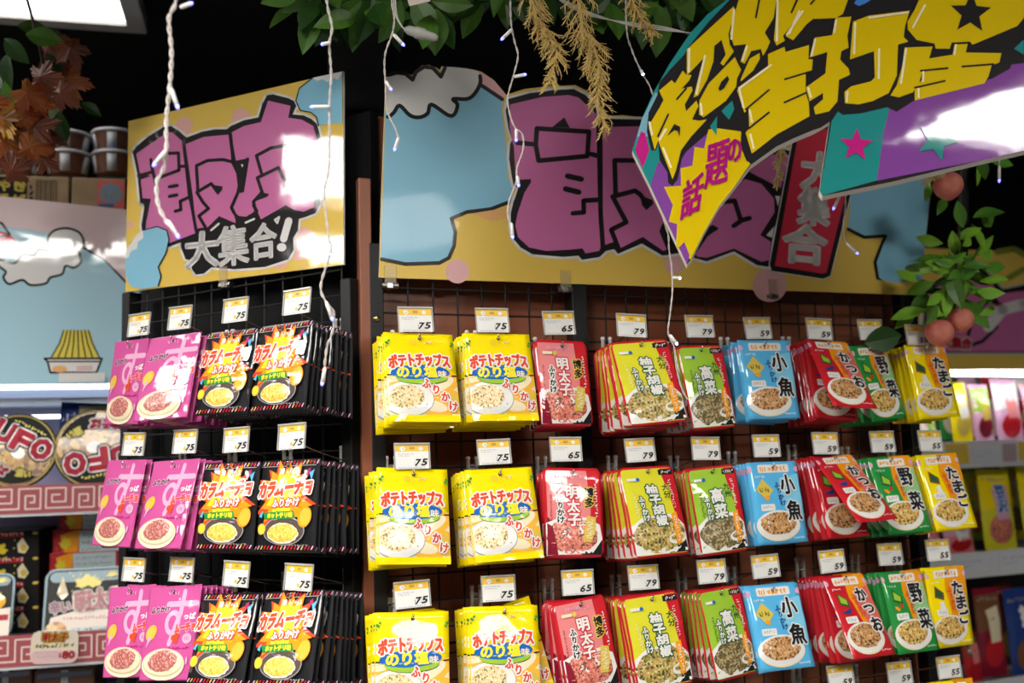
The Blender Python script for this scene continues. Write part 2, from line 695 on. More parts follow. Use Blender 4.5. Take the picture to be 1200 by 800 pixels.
def art_nori(A, w, h):
    X, Y = (lambda x: (x - .5) * w), (lambda y: y * h)
    A.poly([(X(0), Y(.50)), (X(.18), Y(.49)), (X(.5), Y(.53)), (X(.93), Y(.49)), (X(1), Y(.51)), (X(1), Y(.925)), (X(0), Y(.925))], F_CRM)
    for cx, cy, a, b, ro in ((.78, .60, .30, .10, -.5), (.90, .78, .22, .13, .4), (.62, .84, .30, .10, .2), (.10, .55, .2, .05, -.2)):
        A.ell(X(cx), Y(cy), a * w, b * h, F_CHIP, ro)
        A.ell(X(cx - .02), Y(cy - .01), a * w * .7, b * h * .6, F_GOLD if cx > .8 else F_CRM, ro)
    A.ell(X(.27), Y(.755), .36 * w, .195 * h, F_GREY)
    A.ell(X(.27), Y(.750), .35 * w, .185 * h, F_WHT)
    A.ell(X(.25), Y(.735), .25 * w, .135 * h, FD_RICE, -.1, jag=.05)
    A.rect(X(0), Y(.925), X(1), Y(1), F_YEL)
    A.stroke([(X(0), Y(.485)), (X(.10), Y(.49))], .002, F_BLK)
    A.stroke([(X(.92), Y(.49)), (X(1), Y(.485))], .002, F_BLK)
    A.ell(X(.49), Y(.525), .365 * w, .075 * h, F_BLK, -.02)
    A.ell(X(.485), Y(.518), .37 * w, .075 * h, F_LIME, -.02)
    A.ell(X(.47), Y(.462), .42 * w, .085 * h, F_BLU, -.02)
    A.rect(X(.10), Y(.50), X(.84), Y(.512), F_LIME)
    A.text('のり塩', X(.42), Y(.455), .56 * w, .125 * h, F_BYEL, .0011, ((.003, F_BLU),), -.03)
    A.text('味', X(.78), Y(.478), .12 * w, .075 * h, F_CRM, .0004, (), -.03)
    wp = lambda x, y: (x, y + .030 * h * (x / (.45 * w)) ** 2)
    A.text('ポテトチップス', X(.47), Y(.315), .86 * w, .145 * h, F_RED_PRINT, .0012, ((.0034, F_WHT),), -.03, warp=wp)
    for c, x, y in (('ふ', .535, .59), ('り', .665, .655), ('か', .79, .735), ('け', .895, .835)):
        A.text(c, X(x), Y(y), (.075 if c == 'り' else .115) * w, .095 * h, F_RED_PRINT, .0007, ((.0026, F_WHT),), .12)
    A.ring([(X(.41) + .0048 * math.cos(k * PI / 8), Y(.115) + .0048 * math.sin(k * PI / 8)) for k in range(16)], .0009, F_GOLD)
    A.text('湖', X(.41), Y(.115), .0055, .0055, F_GOLD)
    A.text('×', X(.51), Y(.12), .004, .004, F_GOLD)
    A.scrib(X(.57), Y(.095), .1 * w, .035 * h, F_WHT, 3, rnd)
    A.scrib(X(.57), Y(.095), .1 * w, .035 * h, F_RED_PRINT, 4, rnd)
    leafbit(A, X(.03), Y(.13), .0035, F_GRN)
    leafbit(A, X(.97), Y(.12), .003, F_GRN)


F_RED_PRINT = film('print_red', (.72, .07, .02))


def pouch_bowl(A, w, h, X, Y, fd, top=.60):
    A.poly([(X(.02), Y(top + .06)), (X(.25), Y(top)), (X(.7), Y(top)), (X(.93), Y(top + .08)), (X(.97), Y(.80)), (X(.80), Y(.95)), (X(.02), Y(.975))], F_WHT)
    A.ell(X(.46), Y(.765), .43 * w, .192 * h, fd, 0, 30, .06)


def art_ment(A, w, h):
    X, Y = (lambda x: (x - .5) * w), (lambda y: y * h)
    A.rect(X(.04), Y(.03), X(.96), Y(.97), F_RED, .006)
    A.poly([(X(.05), Y(.035)), (X(.74), Y(.03)), (X(.78), Y(.45)), (X(.74), Y(.97)), (X(.05), Y(.97))], F_SAL)
    A.poly([(X(.04), Y(.55)), (X(.20), Y(.62)), (X(.30), Y(.97)), (X(.04), Y(.97))], F_MAR)
    A.poly([(X(.60), Y(.97)), (X(.93), Y(.72)), (X(.96), Y(.74)), (X(.96), Y(.97))], F_BLK)
    pouch_bowl(A, w, h, X, Y, FD_ROE, .56)
    A.poly([(X(.04), Y(.62)), (X(.13), Y(.66)), (X(.22), Y(.97)), (X(.04), Y(.97))], F_MAR)
    vtext(A, '明太子', X(.48), Y(.28), .21 * w, .135 * h, F_WHT, .152 * h, bold=.0008, out=((.0026, F_RED),), slant=.004 * w)
    vtext(A, '博多', X(.76), Y(.28), .16 * w, .105 * h, F_BLK, .115 * h, bold=.0006, out=((.0024, F_GOLD),))
    vtext(A, 'ふりかけ', X(.26), Y(.345), .11 * w, .07 * h, F_BLK, .08 * h, bold=.0005, out=((.0022, F_WHT),))
    A.poly([(X(.70), Y(.54)), (X(.86), Y(.56)), (X(.84), Y(.72)), (X(.76), Y(.84)), (X(.62), Y(.82))], F_GOLD)
    A.scrib(X(.68), Y(.58), .14 * w, .22 * h, F_WHT, 9, rnd, True)
    A.scrib(X(.85), Y(.18), .05 * w, .38 * h, F_WHT, 12, rnd, True)
    A.scrib(X(.09), Y(.30), .03 * w, .28 * h, F_MAR, 12, rnd, True)
    A.rect(X(.12), Y(.14), X(.30), Y(.175), F_CRM)
    A.ell(X(.35), Y(.158), .004, .004, F_GOLD)
    A.scrib(X(.2), Y(.07), .45 * w, .05 * h, F_PALE, 9, rnd)


def kyushu(A, w, h, top, fd, name, side, edge, nm_col, badge):
    X, Y = (lambda x: (x - .5) * w), (lambda y: y * h)
    A.rect(X(.03), Y(.025), X(.97), Y(.975), top, .006)
    A.poly([(X(.74), Y(.03)), (X(.97), Y(.03)), (X(.97), Y(.75)), (X(.86), Y(.62))], F_RED)
    A.poly([(X(.03), Y(.66)), (X(.25), Y(.56)), (X(.80), Y(.55)), (X(.97), Y(.68)), (X(.97), Y(.97)), (X(.03), Y(.97))], F_WHT)
    A.poly([(X(.62), Y(.97)), (X(.95), Y(.80)), (X(.97), Y(.97))], F_BLK)
    A.ell(X(.49), Y(.762), .455 * w, .192 * h, fd, -.05, 30, .07)
    A.ell(X(.80), Y(.82), .17 * w, .06 * h, F_WHT, -.1)
    A.ell(X(.80), Y(.81), .13 * w, .035 * h, fd, -.1)
    A.poly([(X(.76), Y(.55)), (X(.87), Y(.53)), (X(.87), Y(.88)), (X(.76), Y(.88))], F_ORG)
    A.scrib(X(.79), Y(.57), .055 * w, .29 * h, F_WHT, 9, rnd, True)
    A.scrib(X(.83), Y(.16), .06 * w, .33 * h, F_WHT, 12, rnd, True)
    A.rect(X(.70), Y(.045), X(.96), Y(.105), F_BLK)
    A.scrib(X(.73), Y(.055), .21 * w, .04 * h, F_WHT, 5, rnd)
    n = len(name)
    st = .46 / n if n > 2 else .18
    vtext(A, name, X(.50), Y(.27 if n > 2 else .34), (.20 if n > 2 else .25) * w, (st - .005 if n > 2 else .16) * h, nm_col[0], st * h, bold=.0010, out=((.0030, nm_col[1]),), slant=.02 * w)
    vtext(A, side, X(.76 if n > 2 else .73), Y(.25), .12 * w, .075 * h, nm_col[2], .085 * h, bold=.0005, out=((.0016, nm_col[3]),))
    vtext(A, 'ふりかけ', X(.27), Y(.37), .10 * w, .06 * h, F_WHT, .07 * h, bold=.0005, out=((.0020, nm_col[1]),), slant=.01 * w)
    A.scrib(X(.14), Y(.30), .05 * w, .28 * h, badge, 10, rnd, True)
    A.rect(X(.10), Y(.13), X(.26), Y(.16), F_WHT)
    A.ell(X(.29), Y(.145), .0035, .003, F_BLU)


def art_yuzu(A, w, h):
    kyushu(A, w, h, F_YG, FD_YUZU, '柚子胡椒', '大分', F_RED, (F_WHT, F_DGRN, F_DGRN, F_YG), F_CRM)


def art_taka(A, w, h):
    kyushu(A, w, h, F_LIME, FD_DARK, '高菜', '九州', F_RED, (F_WHT, F_DGRN, F_DGRN, F_LIME), F_DGRN)


def furi(A, w, h, base, band, light, name, fd, tcol, nm, mark):
    X, Y = (lambda x: (x - .5) * w), (lambda y: y * h)
    if band:
        A.poly([(X(.50), Y(0)), (X(.93), Y(0)), (X(1), Y(.03)), (X(1), Y(.3)), (X(.70), Y(.66)), (X(.50), Y(.60)), (X(.42), Y(.30))], band)
    if light:
        A.poly([(X(.98), Y(.16)), (X(.60), Y(.20)), (X(.50), Y(.36)), (X(.62), Y(.62)), (X(.98), Y(.70))], light)
    A.rect(X(.20), Y(.035), X(.82), Y(.135), F_WHT, .003)
    A.scrib(X(.24), Y(.06), .54 * w, .055 * h, F_ORG, 7, rnd)
    A.scrib(X(.24), Y(.06), .54 * w, .055 * h, F_ORG, 7, rnd)
    A.ell(X(.03), Y(.10), .05 * w, .035 * h, F_PALE)
    A.ell(X(.97), Y(.10), .05 * w, .035 * h, F_PALE)
    A.scrib(X(.10), Y(.17), .22 * w, .025 * h, F_WHT, 5, rnd)
    # the picture at the left
    if mark == 'diamond':
        A.poly([(X(.25), Y(.21)), (X(.42), Y(.35)), (X(.26), Y(.47)), (X(.09), Y(.34))], F_GOLD)
        A.scrib(X(.15), Y(.30), .2 * w, .08 * h, F_DGRN, 4, rnd)
        A.ell(X(.28), Y(.45), .05 * w, .025 * h, F_ORG)
    else:
        A.poly([(X(.17), Y(.22)), (X(.36), Y(.32)), (X(.34), Y(.41)), (X(.14), Y(.37))], F_DGRN if mark != 'egg' else F_BRN)
        A.poly([(X(.19), Y(.25)), (X(.33), Y(.32)), (X(.31), Y(.38)), (X(.17), Y(.35))], F_LIME if mark != 'egg' else F_DGRN)
        if mark == 'veg':
            A.ell(X(.20), Y(.46), .06 * w, .02 * h, F_ORG, .6)
            A.ell(X(.30), Y(.43), .03 * w, .03 * h, F_RED)
        if mark == 'bonito':
            A.poly([(X(.10), Y(.47)), (X(.36), Y(.42)), (X(.30), Y(.49))], F_NAVY)
        if mark == 'egg':
            A.poly([(X(.22), Y(.56)), (X(.24), Y(.44)), (X(.32), Y(.42)), (X(.38), Y(.56))], F_WHT)
    A.rect(X(.14), Y(.52), X(.40), Y(.60), F_WHT, .002)
    A.scrib(X(.17), Y(.535), .2 * w, .045 * h, F_GREY, 5, rnd)
    vtext(A, 'ふりかけ', X(.51), Y(.29), .10 * w, .062 * h, tcol, .075 * h, bold=.0004, slant=.02 * w)
    A.ell(X(.43), Y(.785), .42 * w, .185 * h, F_CRM)
    A.ell(X(.43), Y(.775), .415 * w, .175 * h, F_WHT)
    A.ell(X(.42), Y(.760), .345 * w, .138 * h, fd, 0, 30, .05)
    n = len(name)
    st = .185 if n > 2 else .32
    vtext(A, name, X(.72), Y(.29 if n < 3 else .27), (.29 if n < 3 else .25) * w, (.23 if n < 3 else .155) * h, F_BLK, st * h, bold=.0013, out=((.0034, F_WHT),), slant=.035 * w if n > 2 else .05 * w)
    A.scrib(X(.70), Y(.93), .22 * w, .02 * h, F_WHT, 5, rnd)


def art_koza(A, w, h):
    furi(A, w, h, F_LBLU, None, F_LBLU2, '小魚', FD_FISH, F_NAVY, 0, 'diamond')


F_LBLU2 = film('sky_blue', (.22, .62, .85))


def art_kats(A, w, h):
    furi(A, w, h, F_RED, F_ORG, film('rose', (.75, .15, .12)), 'かつお', FD_FISH, F_RED_PRINT, 0, 'bonito')


def art_yasa(A, w, h):
    furi(A, w, h, F_GRN, F_ORG, film('mint', (.30, .60, .25)), '野菜', FD_EGG, F_RED_PRINT, 0, 'veg')


def art_tama(A, w, h):
    furi(A, w, h, F_YEL, F_ORG, None, 'たまご', FD_EGG, F_RED_PRINT, 0, 'egg')


def art_pink(A, w, h):
    X, Y = (lambda x: (x - .5) * w), (lambda y: y * h)
    A.rect(X(.02), Y(.01), X(.98), Y(.99), F_PINK)
    # the big pale syllable
    A.stroke([(X(.42), Y(.20)), (X(.95), Y(.20))], .009, F_PALE)
    A.stroke([(X(.70), Y(.07)), (X(.68), Y(.30)), (X(.62), Y(.45)), (X(.54), Y(.62))], .009, F_PALE)
    A.ring([(X(.56) + .013 * math.cos(k * PI / 8), Y(.40) + .016 * math.sin(k * PI / 8)) for k in range(16)], .008, F_PALE)
    A.text('っぱ', X(.86), Y(.335), .20 * w, .065 * h, F_WHT, .0006)
    A.text('ムーチョ', X(.80), Y(.455), .34 * w, .085 * h, F_RED_PRINT, .001, ((.0022, F_PALE),), -.12)
    A.text('ふりかけ', X(.28), Y(.255), .36 * w, .06 * h, F_BLK, .0005, ((.0016, F_PALE),), -.05)
    A.ell(X(.17), Y(.50), .12 * w, .075 * h, F_CHIP, -.7)
    A.ell(X(.16), Y(.49), .085 * w, .05 * h, F_GOLD, -.7)
    A.poly([(X(.12), Y(.54)), (X(.20), Y(.55)), (X(.09), Y(.66))], F_PALE)
    for x, y in ((.62, .56), (.68, .54), (.66, .59)):
        A.ell(X(x), Y(y), .045 * w, .03 * h, F_RED_PRINT)
    A.ell(X(.86), Y(.57), .08 * w, .055 * h, F_PALE)
    A.scrib(X(.82), Y(.55), .08 * w, .04 * h, F_DPINK, 3, rnd)
    A.scrib(X(.55), Y(.655), .36 * w, .02 * h, F_DPINK, 6, rnd)
    A.scrib(X(.40), Y(.06), .22 * w, .035 * h, F_PALE, 4, rnd)
    A.ell(X(.46), Y(.835), .41 * w, .165 * h, F_CRM)
    A.ell(X(.46), Y(.82), .385 * w, .145 * h, F_TAN)
    A.ell(X(.46), Y(.815), .365 * w, .13 * h, F_CRM)
    A.ell(X(.46), Y(.80), .28 * w, .11 * h, FD_PLUM, -.05, 28, .05)
    A.ell(X(.90), Y(.80), .015 * w, .04 * h, F_PALE)


def art_blak(A, w, h):
    X, Y = (lambda x: (x - .5) * w), (lambda y: y * h)
    for row in (.035, .955):
        for k in range(17):
            A.stroke([(X(.03 + k * .058), Y(row + .018)), (X(.055 + k * .058), Y(row - .012))], .0022, (F_RED, F_GOLD, F_RED)[k % 3] if k % 2 else (F_PALE, F_RED)[k % 4 // 2], True)
    A.rect(X(.04), Y(.07), X(.96), Y(.078), F_GREY)
    A.star(X(.46), Y(.40), .50 * w, .34 * w, 15, F_RED_PRINT, .1, .12)
    A.star(X(.46), Y(.40), .46 * w, .31 * w, 15, F_ORG, .15, .12)
    A.star(X(.47), Y(.38), .33 * w, .22 * w, 12, F_BYEL, .1, .1)
    A.poly([(X(.86), Y(.16)), (X(.94), Y(.12)), (X(.90), Y(.24))], F_LBLU)
    A.poly([(X(.04), Y(.62)), (X(.11), Y(.56)), (X(.10), Y(.64))], F_LBLU)
    A.poly([(X(.82), Y(.12)), (X(.88), Y(.10)), (X(.84), Y(.2))], F_DPINK)
    A.ell(X(.50), Y(.78), .35 * w, .155 * h, F_GREY)
    A.ell(X(.50), Y(.78), .335 * w, .145 * h, F_BOWL)
    A.ell(X(.49), Y(.805), .27 * w, .112 * h, F_WHT, 0, 28, .04)
    A.ell(X(.49), Y(.80), .25 * w, .10 * h, FD_CURRY, 0, 28, .05)
    A.ell(X(.84), Y(.63), .105 * w, .115 * h, F_ORG, .3)
    A.ell(X(.85), Y(.63), .085 * w, .095 * h, F_CHIP, .3)
    A.poly([(X(.12), Y(.58)), (X(.66), Y(.565)), (X(.70), Y(.645)), (X(.16), Y(.655))], F_GRN)
    A.text('ホットチリ味', X(.43), Y(.61), .44 * w, .055 * h, F_BYEL, .0006, (), -.02)
    A.text('カラムーチョ', X(.47), Y(.315), .90 * w, .165 * h, F_RED_PRINT, .0016, ((.0036, F_WHT),), -.06, .22)
    A.text('ふりかけ', X(.52), Y(.475), .46 * w, .085 * h, F_WHT, .0007, ((.0024, F_RED_PRINT),), -.04, .1)
    A.ell(X(.12), Y(.76), .075 * w, .06 * h, F_GOLD)
    A.ell(X(.12), Y(.76), .05 * w, .04 * h, F_BYEL)
    A.text('湖', X(.40), Y(.13), .0085, .0085, F_WHT, .0004)
    A.scrib(X(.46), Y(.11), .26 * w, .05 * h, F_WHT, 5, rnd)
    A.scrib(X(.60), Y(.925), .34 * w, .012 * h, F_GREY, 8, rnd)


PROD = {  # size, base film, rounded corners, art, thickness, stack count, spacing, words
    'nori': (.1125, .145, F_YEL, 0, art_nori, .0055, 7, .0115, 'yellow potato chip seasoning packet', 'yellow'),
    'ment': (.100, .1425, F_RED, .007, art_ment, .005, 4, .012, 'red cod roe seasoning packet', 'red cod roe'),
    'yuzu': (.110, .150, F_RED, .007, art_yuzu, .005, 7, .0110, 'yellow green pepper seasoning packet', 'yellow green pepper'),
    'taka': (.0925, .1475, F_RED, .007, art_taka, .005, 6, .0110, 'lime green leaf seasoning packet', 'lime green leaf'),
    'koza': (.1095, .1425, F_LBLU, 0, art_koza, .005, 6, .0105, 'blue small fish seasoning packet', 'blue fish'),
    'kats': (.095, .150, F_RED, 0, art_kats, .005, 8, .0100, 'red and orange bonito seasoning packet', 'red bonito'),
    'yasa': (.0975, .145, F_GRN, 0, art_yasa, .005, 5, .0110, 'green vegetable seasoning packet', 'green vegetable'),
    'tama': (.100, .145, F_YEL, 0, art_tama, .005, 5, .0120, 'yellow and orange egg seasoning packet', 'yellow egg'),
    'pink': (.1175, .1475, F_PINK, 0, art_pink, .0045, 7, .0115, 'pink plum seasoning packet', 'pink plum'),
    'blak': (.120, .1375, F_BLK, 0, art_blak, .0045, 9, .0110, 'black spicy seasoning packet', 'black spicy'),
}


def packet_mesh(key):
    w, h, base, rad, art, th = PROD[key][:6]

    def prof(x, t):
        s = max(-1, min(1, 2 * x / w))
        a = max(0, 1 - s * s) ** .7
        b = max(0, min(1, (t - .07) / .4)) * max(0, min(1, (.975 - t) / .16))
        return a * b * b * (3 - 2 * b)

    def wave(x, t):
        return .0012 * noise.noise(Vector((x * 38, t * 5, len(key) + ord(key[0])))) * min(1, t * 3)

    def front(x, t):
        return -th * prof(x, t) + wave(x, t)
    nx, ny = 10, 16
    mb = MB()
    vs, fs = [], []
    for side in (0, 1):
        for j in range(ny + 1):
            t = j / ny
            lim = w / 2
            if rad:
                dv = min(t, 1 - t) * h
                if dv < rad:
                    lim -= rad - math.sqrt(max(0, rad * rad - (rad - dv) ** 2))
            for i in range(nx + 1):
                x = lim * (2 * i / nx - 1)
                y = front(x, t) if side == 0 else th * .8 * prof(x, t) + wave(x, t) + .0004
                vs.append((x, y, HOLE - t * h))
    n = (nx + 1) * (ny + 1)
    for j in range(ny):
        for i in range(nx):
            a = j * (nx + 1) + i
            fs.append([a, a + nx + 1, a + nx + 2, a + 1])
            fs.append([n + a, n + a + 1, n + a + nx + 2, n + a + nx + 1])
    rim = [j * (nx + 1) for j in range(ny + 1)] + [ny * (nx + 1) + i for i in range(1, nx + 1)] + [j * (nx + 1) + nx for j in range(ny - 1, -1, -1)] + [i for i in range(nx - 1, 0, -1)]
    for i in range(len(rim)):
        a, b = rim[i - 1], rim[i]
        fs.append([a, b, b + n, a + n][::-1])
    mb.add(vs, fs, base)
    A = Art(.00009)
    inset = .0008
    A.clip = (-w / 2 + inset, .0005, w / 2 - inset, h - .0005)
    art(A, w, h)
    A.ell(0, HOLE, .0028, .0028, F_BLK, 0, 12)
    A.emit(mb, lambda x, y, z: Vector((x, front(x, y / h) - .0003 - z, HOLE - y)), .011)
    o = mb.build('seasoning_packet')
    me = o.data
    k = len(fs)
    for p in me.polygons:
        if p.index < k:
            p.use_smooth = True
    bpy.data.objects.remove(o)
    return me


PMESH = {}
POSE = [
    ('R', 1, 'nori', .4624, .1851, -15.9, 1.1, .9), ('R', 1, 'nori', .5939, .1870, -12.7, .3, .1), ('R', 1, 'ment', .7057, .1775, -6.6, 1.0, 6.0),
    ('R', 1, 'yuzu', .8541, .1800, -16.8, -4.5, -4.5), ('R', 1, 'taka', .9729, .1731, -9.2, -3.1, 1.6), ('R', 1, 'koza', 1.1066, .1841, -7.3, -.7, -1.4),
    ('R', 1, 'kats', 1.2494, .1878, -31, 4.2, 1.2), ('R', 1, 'yasa', 1.3422, .1790, -12.7, -4.4, 8), ('R', 1, 'tama', 1.4806, .1827, -7.8, -2.8, -1.1),
    ('R', 2, 'nori', .4490, -.0231, -13.1, 3.8, 2.7), ('R', 2, 'nori', .5903, -.0274, -15.3, -.8, -1.5), ('R', 2, 'ment', .7177, -.0310, -7.4, 2.7, -5.5),
    ('R', 2, 'yuzu', .8555, -.0329, -14.4, -1.1, 4.5), ('R', 2, 'taka', .9829, -.0368, -7.2, -4.4, -5.6), ('R', 2, 'koza', 1.1092, -.0323, -8.3, -.1, 2.4),
    ('R', 2, 'kats', 1.2474, -.0225, -40.5, -1.8, 3.6), ('R', 2, 'yasa', 1.3750, -.0297, -17.2, -1.8, -4.1), ('R', 2, 'tama', 1.4905, -.0286, -14.1, -1.7, -1),
    ('R', 3, 'nori', .4440, -.2366, -10.1, 3.1, -3.4), ('R', 3, 'nori', .5914, -.2399, -10.1, 3.1, -2.2), ('R', 3, 'ment', .7225, -.2390, -9.4, -4.3, 4.6),
    ('R', 3, 'yuzu', .8529, -.2412, -10.7, -2.8, 2.8), ('R', 3, 'taka', .9873, -.2416, -10.4, -3.7, 7), ('R', 3, 'koza', 1.0937, -.2437, -15.7, .2, -1.6),
    ('R', 3, 'kats', 1.2506, -.2375, -27.5, .2, 2.9), ('R', 3, 'yasa', 1.3814, -.2406, -14.3, .1, .8), ('R', 3, 'tama', 1.4877, -.2409, -4.2, .2, 1.6),
    ('L', 1, 'pink', -1.4982, .2117, -5.6, 2.2, -9.3), ('L', 1, 'pink', -1.3855, .2105, -14.7, -1.7, 6.4), ('L', 1, 'blak', -1.2460, .2056, -9.4, .6, 0),
    ('L', 1, 'blak', -1.1274, .2058, -7.9, -.3, -1.6), ('L', 2, 'pink', -1.5068, .0045, -11.3, .5, -5.3), ('L', 2, 'pink', -1.3788, .0016, -16.2, -1.5, -1.9),
    ('L', 2, 'blak', -1.2454, -.0052, -7.9, -.4, 3.5), ('L', 2, 'blak', -1.1170, -.0041, -6.6, -.9, 0), ('L', 3, 'pink', -1.4862, -.2078, -8.9, -5.3, .3),
    ('L', 3, 'pink', -1.3781, -.2030, -12.9, -4.8, 2.6), ('L', 3, 'blak', -1.2485, -.2095, -17.6, -2.7, 1.5), ('L', 3, 'blak', -1.1129, -.1994, -17.2, -5.1, -1.6),
    ('R', 4, 'tama', 1.4870, -.4480, -8, 1, 1),
]
TAGPX = {('R', 1): [(487, 375), (577, 376), (655, 379), (740, 382), (820, 383), (888, 385), (960, 386), (1020, 387), (1075, 393)],
         ('R', 2): [(483, 535), (579, 530), (663, 527), (750, 528), (827, 526), (898, 523), (967, 520), (1034, 518), (1090, 517)],
         ('R', 3): [(483, 697), (584, 690), (677, 683), (754, 677), (834, 670), (897, 664), (975, 658), (1043, 650), (1099, 645)],
         ('R', 4): [(1112, 782)],
         ('L', 1): [(163, 381), (211, 373), (276, 364), (348, 354)],
         ('L', 2): [(157, 521), (217, 518), (277, 516), (342, 512)],
         ('L', 3): [(157, 668), (213, 668), (277, 673), (350, 677)]}
PRICE = {'nori': '75', 'ment': '65', 'yuzu': '79', 'taka': '79', 'koza': '59', 'kats': '59', 'yasa': '59', 'tama': '55', 'pink': '75', 'blak': '75'}
ROWN = {1: 'top row', 2: 'second row', 3: 'third row', 4: 'lowest row'}
ORD = ['front', 'second', 'third', 'fourth', 'fifth', 'sixth', 'seventh', 'eighth', 'ninth', 'tenth']

# --- price tags: a printed card in a clear sleeve
T_WHT, T_YEL, T_BLK, T_GRY = mat('tag_white', (.78, .77, .73), .4), mat('tag_yellow', (.85, .52, .03), .4), mat('tag_ink', (.01, .01, .01), .5), mat('tag_grey', (.42, .43, .5), .5)
T_OR = mat('tag_amber', (.55, .30, .02), .5)
TW, TH = .053, .037


def tag_protos(price, mark):
    mb = MB()
    mb.box((0, .0006, 0), (TW, .0008, TH), T_WHT)
    A = Art(.00008)
    rr = random.Random(5)
    A.rect(-TW / 2, 0, TW / 2, .0105, T_YEL)
    A.ell(-.015, .0062, .0042, .0034, T_WHT)
    A.scrib(-.019, .004, .008, .005, T_GRY, 3, rr)
    A.ell(.014, .0062, .0036, .0030, T_WHT)
    A.rect(-.004, .0035, .004, .0075, T_OR)
    A.scrib(-.022, .0135, .026, .0012, T_GRY, 8, rr)
    A.scrib(-.022, .0165, .020, .0012, T_GRY, 6, rr)
    A.text(price[0], .0085, .0275, .0078, .0098, T_BLK, .0005, (), 0, .3)
    A.text(price[1], .0192, .0270, .0082, .0098, T_BLK, .0005, (), 0, .3)
    if mark:
        A.ell(.0005, .0290, .0030, .0028, T_YEL)
    else:
        A.stroke([(.0035, .0255), (.0035, .032)], .0005, T_BLK)
    A.scrib(-.022, .0345, .042, .0009, T_GRY, 12, rr)
    A.emit(mb, lambda x, y, z: Vector((x, -z, TH / 2 - y)))
    o = mb.build('price_tag')
    m2 = MB()
    m2.box((0, -.0014, TH / 2 + .0012), (TW + .004, .004, .0030), CLEAR_TAG, bev=.0006)
    m2.box((TW / 2 + .0012, -.0006, 0), (.0012, .0028, TH), CLEAR_TAG)
    m2.box((-TW / 2 - .0012, -.0006, 0), (.0012, .0028, TH), CLEAR_TAG)
    m2.box((0, .0028, TH * .2), (.012, .0035, .012), CLEAR_TAG)
    m2.build('clear_sleeve', o)
    return o


CLEAR_TAG = mat('tag_sleeve', (.62, .62, .6), .15, .6, alpha=.55)
TAGP = {}


def place_tag(F, px, price, label, group, roll=0):
    key = (price, F == 'L')
    if key not in TAGP:
        TAGP[key] = tag_protos(*key)
        o = TAGP[key]
    else:
        o = copy_tree(TAGP[key])
    u, z = onp(F, px[0], px[1], DT[F])
    fplace(o, F, u, DT[F], z, Matrix.Rotation(R(-7), 4, 'X') @ Matrix.Rotation(R(roll), 4, 'Y'))
    tag(o, label, 'price tag', group)
    return u, z


# --- double hooks: lower prong for the packets, upper arm for the tag, a clip on the grid
CLIPW = mat('clip_pale', (.50, .48, .43), .3, .5)


def hook_parts(n_up):
    e = empty('display_hook', Matrix())
    mb = MB()
    mb.tube(smooth_path([(0, .122, -.0155), (0, .06, -.0085), (0, .004, -.0012), (0, -.008, .002), (0, -.011, .0075)], 4), .0019, CHROME, 8)
    mb.build('prong', e, True)
    mb = MB()
    mb.tube(smooth_path([(0, .122, .004), (0, .06, .020), (0, .012, n_up), (0, .004, n_up)], 4), .0013, CHROME, 7)
    mb.build('tag_arm', e, True)
    mb = MB()
    mb.box((0, .1215, .0), (.022, .004, .034), CHROME, bev=.001)
    for s in (-1, 1):
        mb.tube([(s * .0075, .118, -.014), (s * .0075, .118, .026)], .0032, CLIPW, 8)
        mb.lathe([(.0001, .0035), (.003, .003), (.0042, 0), (.0032, -.002)], WHITE, 10, Matrix.Translation((s * .0075, .118, .027)))
    mb.build('grid_clip', e)
    return e


